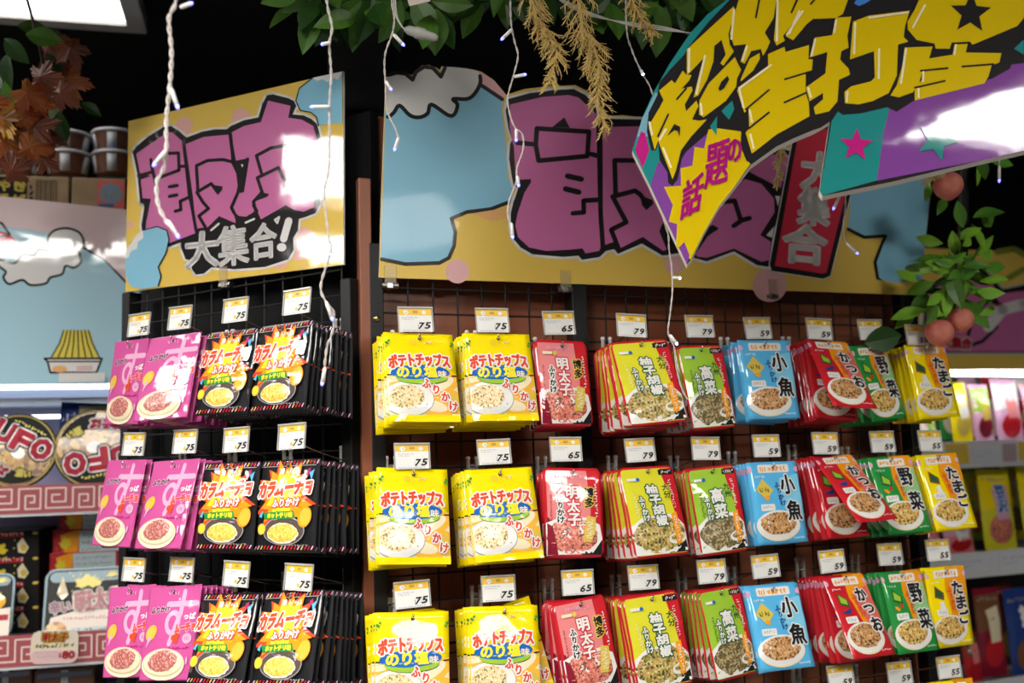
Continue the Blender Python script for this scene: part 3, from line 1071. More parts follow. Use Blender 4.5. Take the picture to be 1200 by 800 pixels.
HOOK0 = hook_parts(.034)
hk_first = [True]
cnt = {}
tot = {}
for q in POSE:
    tot[(q[0], q[1], q[2])] = tot.get((q[0], q[1], q[2]), 0) + 1
hookcol = {}
for (F, row, key, u, z, pt, ro, yw) in POSE:
    w, h, base, rad, art, th, n, dy, words_, short = PROD[key]
    if key not in PMESH:
        PMESH[key] = packet_mesh(key)
    ck = (F, row, key)
    cnt[ck] = cnt.get(ck, 0) + 1
    hookcol[(F, row)] = hookcol.get((F, row), 0) + 1
    which = ROWN[row] + (' ' + ('left', 'right')[cnt[ck] - 1] + ' of the two' if tot[ck] == 2 else '') + ' ' + short
    group = short + ' packets on the ' + which.replace(' of the two', '') + ' hook'
    rr = random.Random(hash((F == 'R', row, len(key), round(u * 1000))) & 0xffff)
    if row == 4:
        n = 3
    if key == 'pink' and cnt[ck] == 1:
        n = 5
    d0 = DT[F] + .002
    for i in range(n):
        f = i / (n - 1)
        pitch = pt * (1 - f) + (-1.5) * f if i else pt
        if key == 'kats' and i:
            pitch = max(pitch, -16) * (1 - .6 * f)
        roll = ro if i == 0 else ro * (1 - f) + rr.uniform(-2.6, 2.6)
        yaw = yw if i == 0 else yw * (1 - f) + rr.uniform(-1.5, 1.5)
        if key == 'nori' and row == 3 and cnt[ck] == 2 and i == 2:
            roll = -13
        o = bpy.data.objects.new('seasoning_packet', PMESH[key])
        COL.objects.link(o)
        fplace(o, F, u + (rr.uniform(-.0018, .0018) if i else 0), d0 + i * dy, z - i * dy * .12 - (rr.uniform(0, .002) if i else 0),
               Matrix.Rotation(R(yaw), 4, 'Z') @ Matrix.Rotation(R(pitch), 4, 'X') @ Matrix.Rotation(R(roll), 4, 'Y'))
        if i == 0:
            lab = 'front ' + words_ + ' on the ' + which + ' hook'
        else:
            lab = words_ + ', ' + ORD[i] + ' from the front on the ' + which + ' hook'
            if len(lab.split()) > 16:
                lab = short + ' packet, ' + ORD[i] + ' from front, ' + which + ' hook'
        tag(o, lab, 'packet', group)
    hk = HOOK0 if hk_first[0] else copy_tree(HOOK0)
    hk_first[0] = False
    fplace(hk, F, u, d0 + .004, z)
    tag(hk, 'chrome double hook carrying the ' + which + ' packets', 'hook', 'chrome hooks on the grids')
    px = TAGPX[(F, row)][hookcol[(F, row)] - 1]
    place_tag(F, px, PRICE[key], 'white ' + PRICE[key] + ' price tag above the ' + which + ' packets', 'price tags on the hooks', rr.uniform(-2, 2))
# three more tags and hooks at the lower edge, whose packets hang below the photograph
for px, pr, lb in (((985, 793), '59', 'red bonito'), ((1054, 789), '59', 'green vegetable')):
    u, z = place_tag('R', px, pr, 'yellow and white 59 price tag under the third row ' + lb + ' packets', 'price tags on the hooks', 1)
    hk = copy_tree(HOOK0)
    fplace(hk, 'R', u, DT['R'] + .006, z - .034)
    tag(hk, 'chrome double hook under the third row ' + lb + ' packets', 'hook', 'chrome hooks on the grids')

# ------------------------------------------------------------------ printed boards
S_YEL, S_BLK, S_PNK, S_WHT = ink('yellow', (.76, .52, .10)), ink('black', (.014, .012, .013)), ink('pink', (.58, .16, .36)), ink('white', (.74, .72, .70))
S_BLU, S_DOT, S_RED, S_PEACH = ink('blue', (.24, .52, .68)), ink('dot', (.76, .42, .36)), ink('red', (.62, .035, .07)), ink('peach', (.76, .42, .16))
S_PALE = ink('pale_pink', (.72, .40, .40))
H_YEL, H_TEAL, H_PUR, H_MAG = ink('chrome_yellow', (.56, .40, .0)), ink('teal', (.012, .20, .19)), ink('purple', (.18, .045, .25)), ink('magenta', (.42, .01, .17))
H_CRM, H_BLU = ink('cream', (.78, .66, .38)), ink('mid_blue', (.05, .19, .55))
FOAM = mat('foam_core', (.70, .66, .60), .7)
CLIPCLR = mat('clip_clear', (.6, .5, .3), .15, .5, alpha=.22)
CLIPM = mat('clip_metal', (.35, .34, .33), .3, .5, 1)


def board(name, F, d, outline, art, face, thick=.005, label='', cat='sign', edge=FOAM, drop=0):
    us = [onp(F, x, y, d) for x, y in outline]
    cu = sum(p[0] for p in us) / len(us)
    cz = min(p[1] for p in us)
    mb = MB()
    extrude(mb, [(p[0] - cu, p[1] - cz) for p in us], 0, thick, face, edge, drop)

    def pos(x, y, l):
        u, z = onp(F, x, y, d)
        return Vector((u - cu, -.0002 - l, z - cz))
    art.emit(mb, pos)
    o = mb.build(name)
    fplace(o, F, cu, d, cz)
    tag(o, label, cat)
    return o


def board_clip(parent, F, d, x, y):
    u, z = onp(F, x, y, d)
    mb = MB()
    mb.box((0, -.003, .006), (.020, .003, .030), CLIPCLR, bev=.0008)
    mb.tube([(-.014, .004, -.012), (.014, .004, -.012)], .006, CLIPM, 10)
    mb.box((0, .006, -.012), (.012, .018, .012), CLIPM, bev=.002)
    o = mb.build('clip', None)
    o.parent = parent
    o.matrix_parent_inverse = Matrix()
    o.location = FI[F].to_3x3() @ Vector((0, 0, 0))
    pl = FI[F] @ parent.matrix_world.translation
    o.location = (u - pl.x, d - pl.y, z - pl.z)
    return o


# --- left hand board
A = Art(.00003)
a1 = lambda *p: T(140, 70, 4.4444, *p)
b1 = lambda *p: T(140, 180, 4.4444, *p)
def dots(A, L, m):
    for x, y, r in L:
        A.ell(x, y, r, r, m)


LSIGN = [(150.5, 142), (402, 83.5), (402.5, 310), (147, 342)]
dots(A, [(216, 147, 10), (282, 138, 11), (352, 285, 20), (327, 304, 11), (152.5, 263, 4)], S_DOT)
sil = a1((70, 480), (90, 450), (150, 400), (230, 350), (270, 345), (310, 370), (350, 405), (430, 375), (500, 362), (560, 362), (580, 345), (650, 315), (725, 300), (745, 230), (770, 185), (800, 180), (880, 200), (910, 215), (922, 240), (903, 285), (960, 290), (1000, 308), (1030, 335), (1052, 420), (1060, 500), (1052, 600), (1035, 655)) + \
    b1((1045, 190), (1047, 260), (1020, 310), (970, 330), (935, 340), (930, 400), (905, 440), (908, 500), (880, 550), (760, 590), (600, 602), (480, 592), (440, 625), (400, 630), (380, 605), (370, 555), (345, 550), (322, 490), (320, 462), (262, 485), (170, 470), (118, 400), (115, 370), (130, 280), (125, 262)) + a1((108, 745), (95, 600))
A.up()
A.stroke(sil + sil[:1], 5.2, S_WHT)
A.poly(sil, S_BLK)
p1 = a1((88, 490), (245, 382), (275, 377), (328, 425), (345, 560), (365, 700), (385, 800)) + b1((395, 415), (262, 465), (180, 452), (138, 390), (140, 360), (165, 235), (122, 232)) + a1((112, 625), (165, 605), (108, 590))
A.poly(p1, S_PNK)
A.poly(a1((345, 440), (440, 402), (568, 390), (585, 520), (622, 590), (620, 670), (585, 760)) + b1((580, 270), (605, 345), (605, 362), (520, 325), (455, 388), (430, 385), (400, 392)) + a1((385, 720),), S_PNK)
A.poly(a1((582, 380), (650, 345), (738, 325), (775, 213), (892, 240), (880, 302), (950, 312), (1010, 345), (1040, 450), (1035, 560), (1000, 640)) + b1((1010, 195), (1017, 280), (960, 302), (910, 292), (868, 268), (738, 342), (715, 290), (690, 310), (660, 328), (625, 325), (600, 305), (580, 280), (620, 205)) + a1((650, 690), (678, 512), (608, 525)), S_PNK)
# strokes inside the letters
w = 3.9
for pl in (a1((100, 605), (168, 585)), a1((165, 520), (170, 560), (185, 622), (312, 575), (308, 485), (250, 488)), a1((185, 622), (190, 640)), a1((335, 430), (350, 560), (365, 700), (385, 800)) + b1((400, 400),),
           a1((318, 555), (352, 555)), b1((292, 300), (322, 292), (318, 248), (368, 225)), a1((402, 552), (460, 525), (540, 520), (590, 532), (618, 590), (625, 650)),
           a1((402, 552), (410, 680)), a1((405, 690), (480, 645), (505, 680)), a1((405, 690), (435, 740), (465, 775)) + b1((415, 325), (450, 385)), a1((580, 385), (592, 520)),
           a1((715, 500), (790, 460), (870, 445), (960, 462)), a1((715, 500), (742, 592)), a1((720, 615), (830, 562), (852, 612), (878, 650), (850, 664)), a1((876, 648), (903, 610)),
           a1((720, 615), (745, 690), (700, 740), (715, 800)), b1((700, 270), (718, 300)), a1((620, 690), (585, 770)) + b1((600, 310),)):
    A.stroke(pl, w, S_BLK)
for pl in (a1((262, 662), (303, 655)), a1((262, 712), (300, 704))):
    A.stroke(pl, 4, S_BLK)
A.poly(a1((490, 652), (540, 660), (535, 680), (515, 705), (498, 685)), S_BLK)
A.poly(a1((745, 690), (783, 700), (770, 715), (715, 735)), S_BLK)
A.poly(a1((620, 540), (675, 505), (640, 695), (612, 688), (625, 620)), S_BLK)
A.poly(a1((636, 543), (648, 548), (641, 562)), S_WHT)
for pl in (b1((480, 400), (520, 365)), b1((660, 360), (705, 340)), b1((812, 345), (835, 330), (825, 362), (812, 345))):
    A.stroke(pl, 2.2, S_WHT)
A.text('大', *b1((432, 500))[0], 38, 40, S_WHT, 1.9, (), -.10, .12)
A.text('集', *b1((595, 478))[0], 35, 45, S_WHT, 1.3, (), -.16, .12)
A.text('合', *b1((752, 455))[0], 30, 40, S_WHT, 1.4, (), -.16, .15)
A.stroke(b1((885, 350), (858, 445)), 8.5, S_WHT)
A.ell(*b1((848, 488))[0], 5.6, 4.8, S_WHT)
# plain patches of sky and cloud in two corners
cl = a1((1010, 95), (940, 150), (922, 215), (945, 265), (1000, 275), (1030, 300), (1040, 345), (1100, 330), (1163, 330)) + [(401.6, 84)]
A.poly(cl, S_BLU)
A.stroke(cl[:7], 1.4, S_BLK)
A.poly(a1((1012, 95), (1030, 112), (1060, 102), (1085, 118), (1118, 98), (1140, 105), (1160, 75)) + [(401.5, 84.2), (384, 88)], S_WHT)
cl = b1((36, 545), (60, 470), (125, 400), (200, 380), (250, 400), (262, 450), (245, 520), (205, 590), (220, 640), (205, 690), (120, 705), (60, 690), (36, 640))
A.poly(cl, S_BLU)
A.stroke(cl[1:10], 1.4, S_BLK)
A.poly(b1((38, 500), (60, 470), (95, 420), (125, 400), (128, 440), (100, 460), (95, 495), (62, 510), (52, 540), (38, 545)), S_WHT)
o = board('shop_sign', 'L', DT['L'] + GD - .012, LSIGN, A, S_YEL, .004, 'yellow board with pink cartoon letters above the black spicy packets')
board_clip(o, 'L', DT['L'] + GD - .012, 263, 326)

# --- right hand board
Q_YEL, Q_BLK, Q_PNK, Q_WHT = matte('yellow', (.76, .52, .10)), matte('black', (.014, .012, .013)), matte('pink', (.58, .16, .36)), matte('white', (.74, .72, .70))
Q_BLU, Q_RED, Q_PEACH, Q_PALE = matte('blue', (.24, .52, .68)), matte('red', (.62, .035, .07)), matte('peach', (.76, .42, .16)), matte('pale_pink', (.72, .40, .40))
A = Art(.00003)
c3 = lambda *p: T(435, 70, 5, *p)
c4 = lambda *p: T(435, 190, 5, *p)
c5 = lambda *p: T(580, 90, 5, *p)
c6 = lambda *p: T(580, 190, 5, *p)
c7 = lambda *p: T(780, 150, 3.75, *p)
RSIGN = c3((88, 100), (100, 85), (150, 68), (200, 72), (238, 92), (260, 62), (300, 32), (340, 30), (380, 45), (405, 60), (412, 38), (600, 58), (645, 70), (720, 120), (775, 185), (790, 205), (900, 172), (1050, 152)) + \
    c5((400, 52), (470, 48), (530, 78), (585, 130), (612, 200), (640, 228), (750, 225), (860, 238)) + [(800, 130), (860, 140), (960, 150), (1030, 175), (1091, 222), (1078, 345.5), (444, 325), (447, 230)]
dots(A, c7((30, 600),) and [(790, 310, 11), (902, 334, 20), (536, 318, 14)], Q_PALE)
A.poly(c3((640, 72), (720, 122), (788, 205), (765, 240), (640, 160), (600, 62)), Q_PALE)
blu = c3((84, 300), (165, 262), (350, 255), (485, 300), (500, 230), (650, 150), (770, 235), (765, 300), (790, 480), (800, 690), (835, 745)) + c4((822, 225), (700, 270), (560, 292), (470, 330), (492, 410), (485, 490), (455, 560), (400, 590), (200, 597), (55, 568))
A.poly(blu, Q_BLU)
A.stroke(c4((822, 228), (700, 275), (560, 292), (470, 330), (492, 410), (485, 490), (455, 560), (400, 590), (200, 597), (62, 568)), 4.4, Q_BLK)
A.stroke(c3((645, 150), (768, 232)), 4.6, Q_BLK)
A.poly(c4((590, 300), (790, 268), (795, 330), (700, 345)), Q_PEACH)
cloud0 = c3((88, 100), (150, 70), (205, 75), (240, 110), (262, 64), (310, 36), (360, 40), (408, 75), (420, 42), (600, 60), (640, 110), (622, 175), (570, 228), (480, 230), (505, 262), (488, 318), (450, 325), (352, 262), (330, 315), (280, 338), (225, 325), (165, 268), (130, 312), (88, 320))
cloud = cloud0[:1] + rounded(cloud0)[4:-4]
A.poly(cloud, Q_WHT)
A.stroke(cloud[36:], 4.6, Q_BLK)
A.stroke(c3((100, 90), (150, 76), (200, 82), (242, 118), (262, 72), (310, 42), (360, 48), (408, 100), (432, 48)), 4.6, Q_BLK)
# the black body of the letters, with its white contour
sil = c5((78, 130), (200, 97), (350, 77), (460, 72), (528, 106), (588, 165), (602, 240), (700, 247), (860, 250)) + [(800, 140), (845, 158), (900, 170), (930, 178)] + \
    c7((545, 130), (515, 290), (470, 480), (452, 610), (400, 602), (300, 542), (180, 586), (130, 572), (95, 565)) + c6((1080, 532), (1020, 542), (980, 547), (860, 477), (720, 537), (698, 510), (650, 520), (612, 556), (510, 572), (488, 548), (400, 555), (220, 540), (150, 500), (108, 450), (92, 390), (92, 300), (108, 230), (145, 150), (110, 140)) + \
    c5((98, 585), (82, 480), (88, 395), (100, 370), (78, 300), (62, 200))
A.stroke(sil + sil[:1], 6.0, Q_WHT)
A.poly(sil, Q_BLK)
A.poly(c5((90, 162), (280, 118), (430, 107), (490, 122), (600, 225), (602, 400), (605, 700)) + c6((618, 500), (610, 520), (530, 535), (512, 505), (440, 512), (300, 520), (200, 500), (135, 440), (118, 370), (132, 300), (172, 180), (212, 115), (205, 102), (150, 104)) + c5((122, 600), (110, 410), (100, 370), (85, 290), (85, 200)), Q_PNK)
A.poly(c5((630, 295), (850, 290)) + [(800, 156), (838, 180)] + c6((1000, 300), (990, 335), (962, 405), (1005, 512), (985, 520), (865, 438), (735, 503), (692, 468), (645, 485), (632, 400)), Q_PNK)
A.poly(c7((130, 555), (185, 475), (228, 445), (190, 425), (250, 315), (310, 240), (350, 225), (420, 245), (475, 310), (478, 370), (415, 470), (462, 500), (455, 580), (420, 588), (300, 530), (180, 570), (140, 565)), Q_PNK)
A.poly(c7((360, 190), (470, 115), (545, 120), (505, 265), (430, 225)), Q_PNK)
wb = 5.6
for pl in (c5((245, 303), (550, 322), (540, 465), (255, 492), (238, 400), (245, 303)), c5((130, 387), (235, 396)), c5((560, 452), (612, 466)), c5((604, 240), (610, 400), (614, 600)) + c6((618, 300), (632, 505)),
           c6((455, 300), (520, 294), (518, 226), (612, 220)), c5((700, 490), (830, 490)), c5((700, 490), (706, 690)), c5((688, 702), (820, 668), (850, 690), (872, 722)), c6((690, 205), (768, 352), (680, 396), (722, 505)),
           c7((248, 326), (302, 320), (330, 408), (298, 430)), c7((332, 406), (368, 396))):
    A.stroke(pl, wb, Q_BLK)
for pl in (c5((424, 582), (505, 600)), c5((412, 657), (490, 676))):
    A.stroke(pl, 6.4, Q_BLK)
A.poly(c5((335, 295), (405, 238), (438, 300)), Q_BLK)
A.poly(c5((848, 695), (922, 722), (926, 745), (885, 782), (860, 752)), Q_BLK)
A.poly(c6((150, 103), (212, 100), (195, 135), (150, 210), (120, 260), (110, 230)), Q_BLK)
A.poly(c7((178, 455), (205, 425), (232, 440), (222, 452)), Q_BLK)
A.poly(c7((480, 298), (502, 300), (492, 345)), Q_WHT)
A.poly(c7((440, 472), (476, 432), (466, 482)), Q_WHT)
# the red strip with its white characters
red = c7((566, 40), (640, -5), (860, -20), (805, 290), (716, 645), (690, 656), (470, 622), (462, 598))
A.stroke(red + red[:1], 5.5, Q_WHT)
A.stroke(red + red[:1], 3.4, Q_BLK)
A.poly(red, Q_BLK)
A.poly(c7((578, 45), (650, 10), (848, -10), (790, 290), (705, 635), (686, 640), (478, 606)), Q_RED)
for c, x, y, ww, hh in (('大', 672, 190, 40, 42), ('集', 650, 345, 36, 42), ('合', 610, 510, 50, 44)):
    A.text(c, *c7((x, y))[0], ww, hh, Q_WHT, 2.2, (), .10, -.05)
# sky patch at the right end
blr = c7((815, 240), (1000, 150), (1167, 205), (1118, 735), (1000, 722), (925, 660), (915, 590), (950, 500), (965, 470), (870, 480), (800, 445))
A.poly(blr, Q_BLU)
A.stroke(c7((800, 445), (870, 480), (965, 474), (950, 505), (918, 590), (930, 660), (1005, 720)), 3.6, Q_BLK)
A.poly(c7((925, 665), (1000, 680), (1115, 672), (1100, 733), (920, 728)), Q_YEL)
o = board('shop_sign', 'R', DT['R'] + GD - .014, RSIGN, A, Q_YEL, .004, 'long yellow cut-out board with big pink letters above the brown wall')
for x, y in ((457, 326), (662, 331), (905, 340)):
    board_clip(o, 'R', DT['R'] + GD - .014, x, y)

# --- hanging cut-out board close to the viewer
A = Art(.00003)
h1 = lambda *p: T(730, 0, 5, *p)
h2 = lambda *p: T(730, 150, 5, *p)
h3 = lambda *p: T(920, 0, 4.286, *p)
h4 = lambda *p: T(940, 100, 4.615, *p)
HS = [(930, -75), (895, -45)] + h1((610, 0), (500, 80), (390, 200), (270, 380), (180, 540), (110, 700), (80, 800)) + h2((55, 130), (150, 320), (300, 640), (375, 800), (400, 768), (470, 620), (560, 460), (640, 360), (750, 215), (900, 108), (1000, 60), (1120, 10)) + \
    h4((150, 193), (95, 570), (110, 598), (500, 518), (1000, 398), (1200, 352)) + [(1290, 152), (1370, 118), (1390, 40), (1360, -70), (1250, -120), (1080, -110)]
HO = HS
A.poly(h1((610, 0), (500, 80), (390, 200), (270, 380), (180, 540), (110, 700), (80, 800)) + h2((55, 130), (150, 320), (215, 455), (330, 300), (330, 100)) + h1((500, 600), (700, 300), (800, 0)), H_TEAL)
A.poly(h1((190, 540), (240, 560), (150, 800), (80, 800), (110, 700)), ink('steel', (.16, .34, .42)))
A.poly(h2((70, 130), (105, 20), (130, 30), (155, 130), (115, 235)), H_MAG)
A.poly(h2((160, 335), (205, 200), (300, 200), (520, 10), (520, 200), (345, 350), (300, 460), (375, 800), (300, 640)), H_PUR)
A.poly(h2((240, 345), (340, 338), (338, 235), (400, 222), (412, 110), (475, 120), (500, 10), (540, 0), (690, 20), (712, 100), (745, 212), (640, 360), (560, 460), (470, 620), (395, 772), (386, 762), (360, 668), (322, 705), (310, 690), (318, 562), (268, 548), (292, 450)), H_YEL)
A.poly(h2((360, 172), (420, 108), (406, 225)), H_PUR)
A.poly(h2((335, 710), (360, 668), (390, 745), (376, 798)), H_PUR)
A.poly(h1((510, 742), (552, 680), (548, 795)), H_TEAL)
A.poly(h1((575, 650), (640, 590), (652, 640), (622, 702)), H_TEAL)
# lower flag
A.poly(h4((160, 190), (190, 140), (480, 110), (440, 250), (404, 514), (110, 596), (97, 570)), H_TEAL)
A.poly(h4((476, 110), (700, -60), (1200, -120), (1200, 352), (1000, 398), (404, 516), (440, 250)) + [], H_PUR)
A.poly([(1200, 64), (1290, 40), (1370, 118), (1290, 152), (1199, 176)], H_PUR)
# black body of the big letters
A.poly(h1((615, 10), (500, 130), (380, 280), (360, 320), (270, 415), (215, 480), (200, 560), (150, 660), (138, 800)) + h2((140, 20), (165, 130), (192, 132), (208, 90), (215, 190), (260, 260), (265, 322), (290, 340), (320, 302), (345, 180), (370, 140), (500, 20)) +
       h1((490, 705), (575, 655), (640, 578), (662, 600), (680, 690), (700, 730)) + h2((690, 55), (690, 110), (722, 192), (747, 207), (870, 122), (1000, 50), (1160, -2)) + h3((238, 602), (265, 560), (290, 578), (380, 570), (512, 540), (560, 562), (650, 505), (1040, 395), (1130, 345), (1150, 260), (1198, 190)) +
       [(1290, 30), (1380, 20), (1360, -70), (1250, -120), (1080, -110), (930, -75), (895, -45)] + h1((660, -30),), S_BLK)
A.poly(h3((1150, 245), (1198, 200), (1198, 275)), H_TEAL)
Y = [
    h1((212, 532), (285, 470), (305, 490), (350, 415), (372, 440), (402, 440), (388, 472), (330, 535), (240, 592)),
    h1((236, 590), (300, 530), (402, 508), (408, 530), (362, 612), (370, 652), (430, 590), (442, 622), (405, 700), (445, 708), (492, 700), (400, 800)) + h2((340, 130), (310, 250), (290, 300), (276, 258), (226, 130), (206, 75), (186, 128), (168, 60), (152, 0)) + h1((152, 735), (215, 630)),
    h1((374, 290), (450, 220), (648, 38), (656, 60), (618, 200), (625, 262), (650, 302), (588, 385), (570, 372), (602, 320), (577, 235), (535, 270), (530, 360), (492, 470), (440, 560), (414, 572), (448, 430), (472, 342), (374, 445)),
    h1((448, 590), (502, 490), (655, 335), (672, 372), (692, 410), (668, 462), (662, 510), (602, 592), (472, 688), (446, 672)),
    h1((690, -40), (650, 95), (626, 200), (650, 268), (722, 260), (688, 362), (712, 375), (752, 300), (808, 288), (820, 330), (845, 285), (862, 245), (830, 192), (882, 108), (905, -40)),
    h1((718, 400), (742, 345), (800, 312), (802, 345), (762, 415), (690, 478), (690, 465)),
    h1((908, -40), (1030, -40), (980, 75), (1022, 105), (938, 212), (948, 240), (900, 268), (884, 235)),
    h3((85, -40), (330, -40), (290, 70), (255, 92), (140, 96), (108, 122), (40, 203), (3, 183), (55, 105), (32, 74)),
    h1((668, 530), (850, 392), (850, 318), (945, 276), (952, 306), (1090, 265), (1086, 348), (1112, 350), (1106, 416), (1070, 430), (1070, 545), (1088, 600), (1092, 682), (900, 788)) + h2((770, 140), (755, 150), (718, 28)) + h1((718, 790), (740, 750), (735, 632), (712, 662)),
    h3((122, 290), (150, 190), (235, 178), (255, 90), (332, 85), (312, 180), (318, 240), (282, 258), (275, 300), (318, 345), (326, 376), (270, 402), (262, 510), (220, 560), (152, 576), (143, 540), (190, 500), (190, 468), (122, 510), (104, 440), (202, 370), (212, 262)),
    h3((340, 110), (420, 80), (625, 55), (602, 130), (595, 188), (618, 210), (566, 225), (560, 380), (520, 468), (440, 508), (370, 525), (300, 520), (298, 462), (330, 435), (430, 410), (450, 390), (446, 258), (325, 300)),
    h3((690, -40), (1210, -40), (1198, 90), (1165, 132), (940, 226), (928, 210), (836, 215), (825, 246), (755, 245), (750, 220), (660, 202), (616, 150), (614, 110), (650, 50)),
    h3((600, 240), (740, 235), (722, 296), (690, 350), (672, 420), (640, 465), (570, 490), (528, 480), (560, 430), (588, 330)),
    h3((716, 296), (840, 276), (850, 224), (916, 222), (906, 265), (1085, 268), (1075, 315), (1036, 330), (1020, 385), (1000, 420), (870, 452), (650, 506), (650, 440), (690, 400), (684, 350)),
    [(1215, -60), (1280, -70), (1330, -30), (1330, 40), (1240, 60), (1215, 20)],
]
for p in Y:
    A.poly(p, H_YEL)
for pl in (h1((316, 582), (370, 520)), h1((205, 800), (265, 672)), h1((800, -10), (778, 104)), h1((948, 466), (1108, 418)), h1((720, 642), (855, 528)), h1((945, 602), (1068, 547)), h1((735, 755), (855, 660)),
           h3((680, 357), (815, 344)), h3((888, 336), (1045, 324)), h3((650, 442), (800, 408)), h3((128, 22), (155, -8)), h1((845, 190), (885, 140))):
    A.stroke(pl, 2.3, S_BLK)
A.poly(h1((258, 800), (300, 728), (336, 745), (332, 805), (320, 770), (300, 765)), S_BLK)
A.poly(h1((558, 520), (576, 480), (612, 445), (622, 468), (592, 520), (566, 536)), S_BLK)
st = h3((930, 68))[0]
A.star(st[0], st[1], 25, 11, 5, S_BLK, .05)
A.poly(h3((345, 20), (365, -10), (450, -10), (400, 20), (370, 32)), H_BLU)
for pl in (h1((388, 290), (385, 420)), h1((480, 330), (430, 550)), h1((455, 610), (462, 670)), h1((650, 60), (635, 230)), h1((725, 275), (700, 355)), h1((905, 0), (900, 240)), h1((1050, 70), (960, 205)), h1((865, 385), (680, 520), (705, 630)), h1((742, 650), (755, 715)),
           h2((745, 40), (765, 120)), h2((235, 120), (280, 230)), h2((215, 70), (250, 10)), h3((150, 200), (132, 280)), h3((255, 105), (245, 165)), h3((115, 445), (128, 490)), h3((420, 92), (615, 65)), h3((350, 120), (345, 270)), h3((470, 250), (468, 395)),
           h3((312, 465), (308, 510)), h3((700, 30), (640, 140)), h3((605, 250), (580, 420)), h3((855, 230), (848, 275)), h3((692, 365), (690, 410)), h3((668, 450), (668, 490)), h3((70, 60), (20, 170)), h1((155, 720), (170, 790))):
    A.stroke(pl, 2.6, H_CRM)
A.star(*h4((290, 325))[0], 20, 8.5, 5, H_MAG, .06)
A.star(*h4((725, 300))[0], 25, 11, 5, H_TEAL, .38)
A.text('話', *h2((405, 400))[0], 27, 36, H_MAG, 1.0, (), -.52, .75)
A.text('題', *h2((550, 212))[0], 28, 46, H_MAG, .9, (), -.36, .45)
A.text('の', *h2((652, 135))[0], 16, 25, H_MAG, 1.0, (), -.2, .2)
hs = board('hanging_sign', 'H', DT['H'], HS, A, S_BLK, .009, 'hanging cut-out board with big yellow letters, teal and purple with stars', drop=.0042)
mb = MB()
for x, y in ((960, -70), (1250, -100)):
    u, z = onp('H', x, y, DT['H'])
    pl = FI['H'] @ hs.matrix_world.translation
    mb.tube([(u - pl.x, .004, z - pl.z), (u - pl.x, .004, CEIL - ZC - pl.z)], .0008, CLEAR, 5)
mb.build('suspension_line', hs)

# ------------------------------------------------------------------ leaves, garlands, sprays
def leafmat(name, c1, c2, rough=.4):
    if name in MATS:
        return MATS[name]
    m = mat(name, c1, rough, .4, var=(14, c2))
    return m


LF_DK = leafmat('leaf_dark', (.022, .075, .010), (.012, .045, .006))
LF_MD = leafmat('leaf_mid', (.11, .30, .025), (.06, .19, .018))
LF_CE = leafmat('leaf_deep', (.08, .20, .022), (.045, .12, .015))
LF_BR = leafmat('leaf_bright', (.26, .52, .04), (.14, .36, .03))
LF_OR = leafmat('leaf_orange', (.36, .13, .02), (.26, .05, .015))
LF_YE = leafmat('leaf_yellow', (.50, .28, .035), (.42, .14, .02))
LF_RD = leafmat('leaf_rust', (.17, .04, .016), (.10, .028, .012))
VINE = mat('vine_brown', (.05, .035, .02), .7)


def leaf(mb, M, L, W, m, fold=.25, curl=.25):
    """a pointed leaf blade with a folded midrib, two-sided thin solid"""
    n = 7
    prof = [0.05, .55, .88, 1, .85, .5, .02]
    vs, fs = [], []
    for i in range(n):
        t = i / (n - 1)
        wv = W / 2 * prof[i]
        zc = -curl * L * t * t
        for s in (-1, -.5, 0, .5, 1):
            vs.append(M @ Vector((s * wv, t * L, zc + abs(s) * wv * fold)))
    for i in range(n - 1):
        for k in range(4):
            a = i * 5 + k
            fs.append([a, a + 1, a + 6, a + 5])
    k = len(vs)
    nrm = (M.to_3x3() @ Vector((0, 0, 1))).normalized() * .0005
    vs2 = [v - nrm for v in vs]
    mb.add(vs + vs2, fs + [[i + k for i in f[::-1]] for f in fs], m)


def maple(mb, M, S, m):
    """five-lobed serrated leaf"""
    out = []
    tips = [(-150, .45), (-95, .78), (-38, .92), (0, 1.1), (38, .92), (95, .78), (150, .45)]
    tips = [(-122, .70), (-62, .98), (0, 1.12), (62, .98), (122, .70)]
    for i, (a, r) in enumerate(tips):
        for da, q in ((-24, .62), (-20, .80), (-14, .70), (-9, .88), (-6, .82), (0, 1), (6, .82), (9, .88), (14, .70), (20, .80), (24, .62)):
            w = R(a + da)
            out.append((math.sin(w) * r * q * S, math.cos(w) * r * q * S))
        if i < 4:
            w = R(a + 32)
            out.append((math.sin(w) * .50 * S, math.cos(w) * .50 * S))
    out.append((0, -.18 * S))
    vs = [M @ Vector((x, y, -.35 * (x * x + y * y) / S + random.uniform(-.03, .03) * S)) for x, y in out]
    c = M @ Vector((0, .05 * S, .06 * S))
    n = len(vs)
    k = n + 1
    nrm = (M.to_3x3() @ Vector((0, 0, 1))).normalized() * .0005
    allv = vs + [c]
    fs = [[i, (i + 1) % n, n] for i in range(n)]
    mb.add(allv + [v - nrm for v in allv], fs + [[q + k for q in f[::-1]] for f in fs], m)


def face_cam(p, tilt, spin):
    """orientation with +z roughly towards the aisle, leaf tip direction set by spin (0 is up, 180 down)"""
    B = Matrix(((1, 0, 0), (0, 0, -1), (0, 1, 0))).to_4x4()
    return Matrix.Translation(p) @ Matrix.Rotation(R(random.uniform(-tilt, tilt)), 4, 'Z') @ Matrix.Rotation(R(random.uniform(-tilt, tilt)), 4, 'X') @ B @ Matrix.Rotation(R(-spin), 4, 'Z')


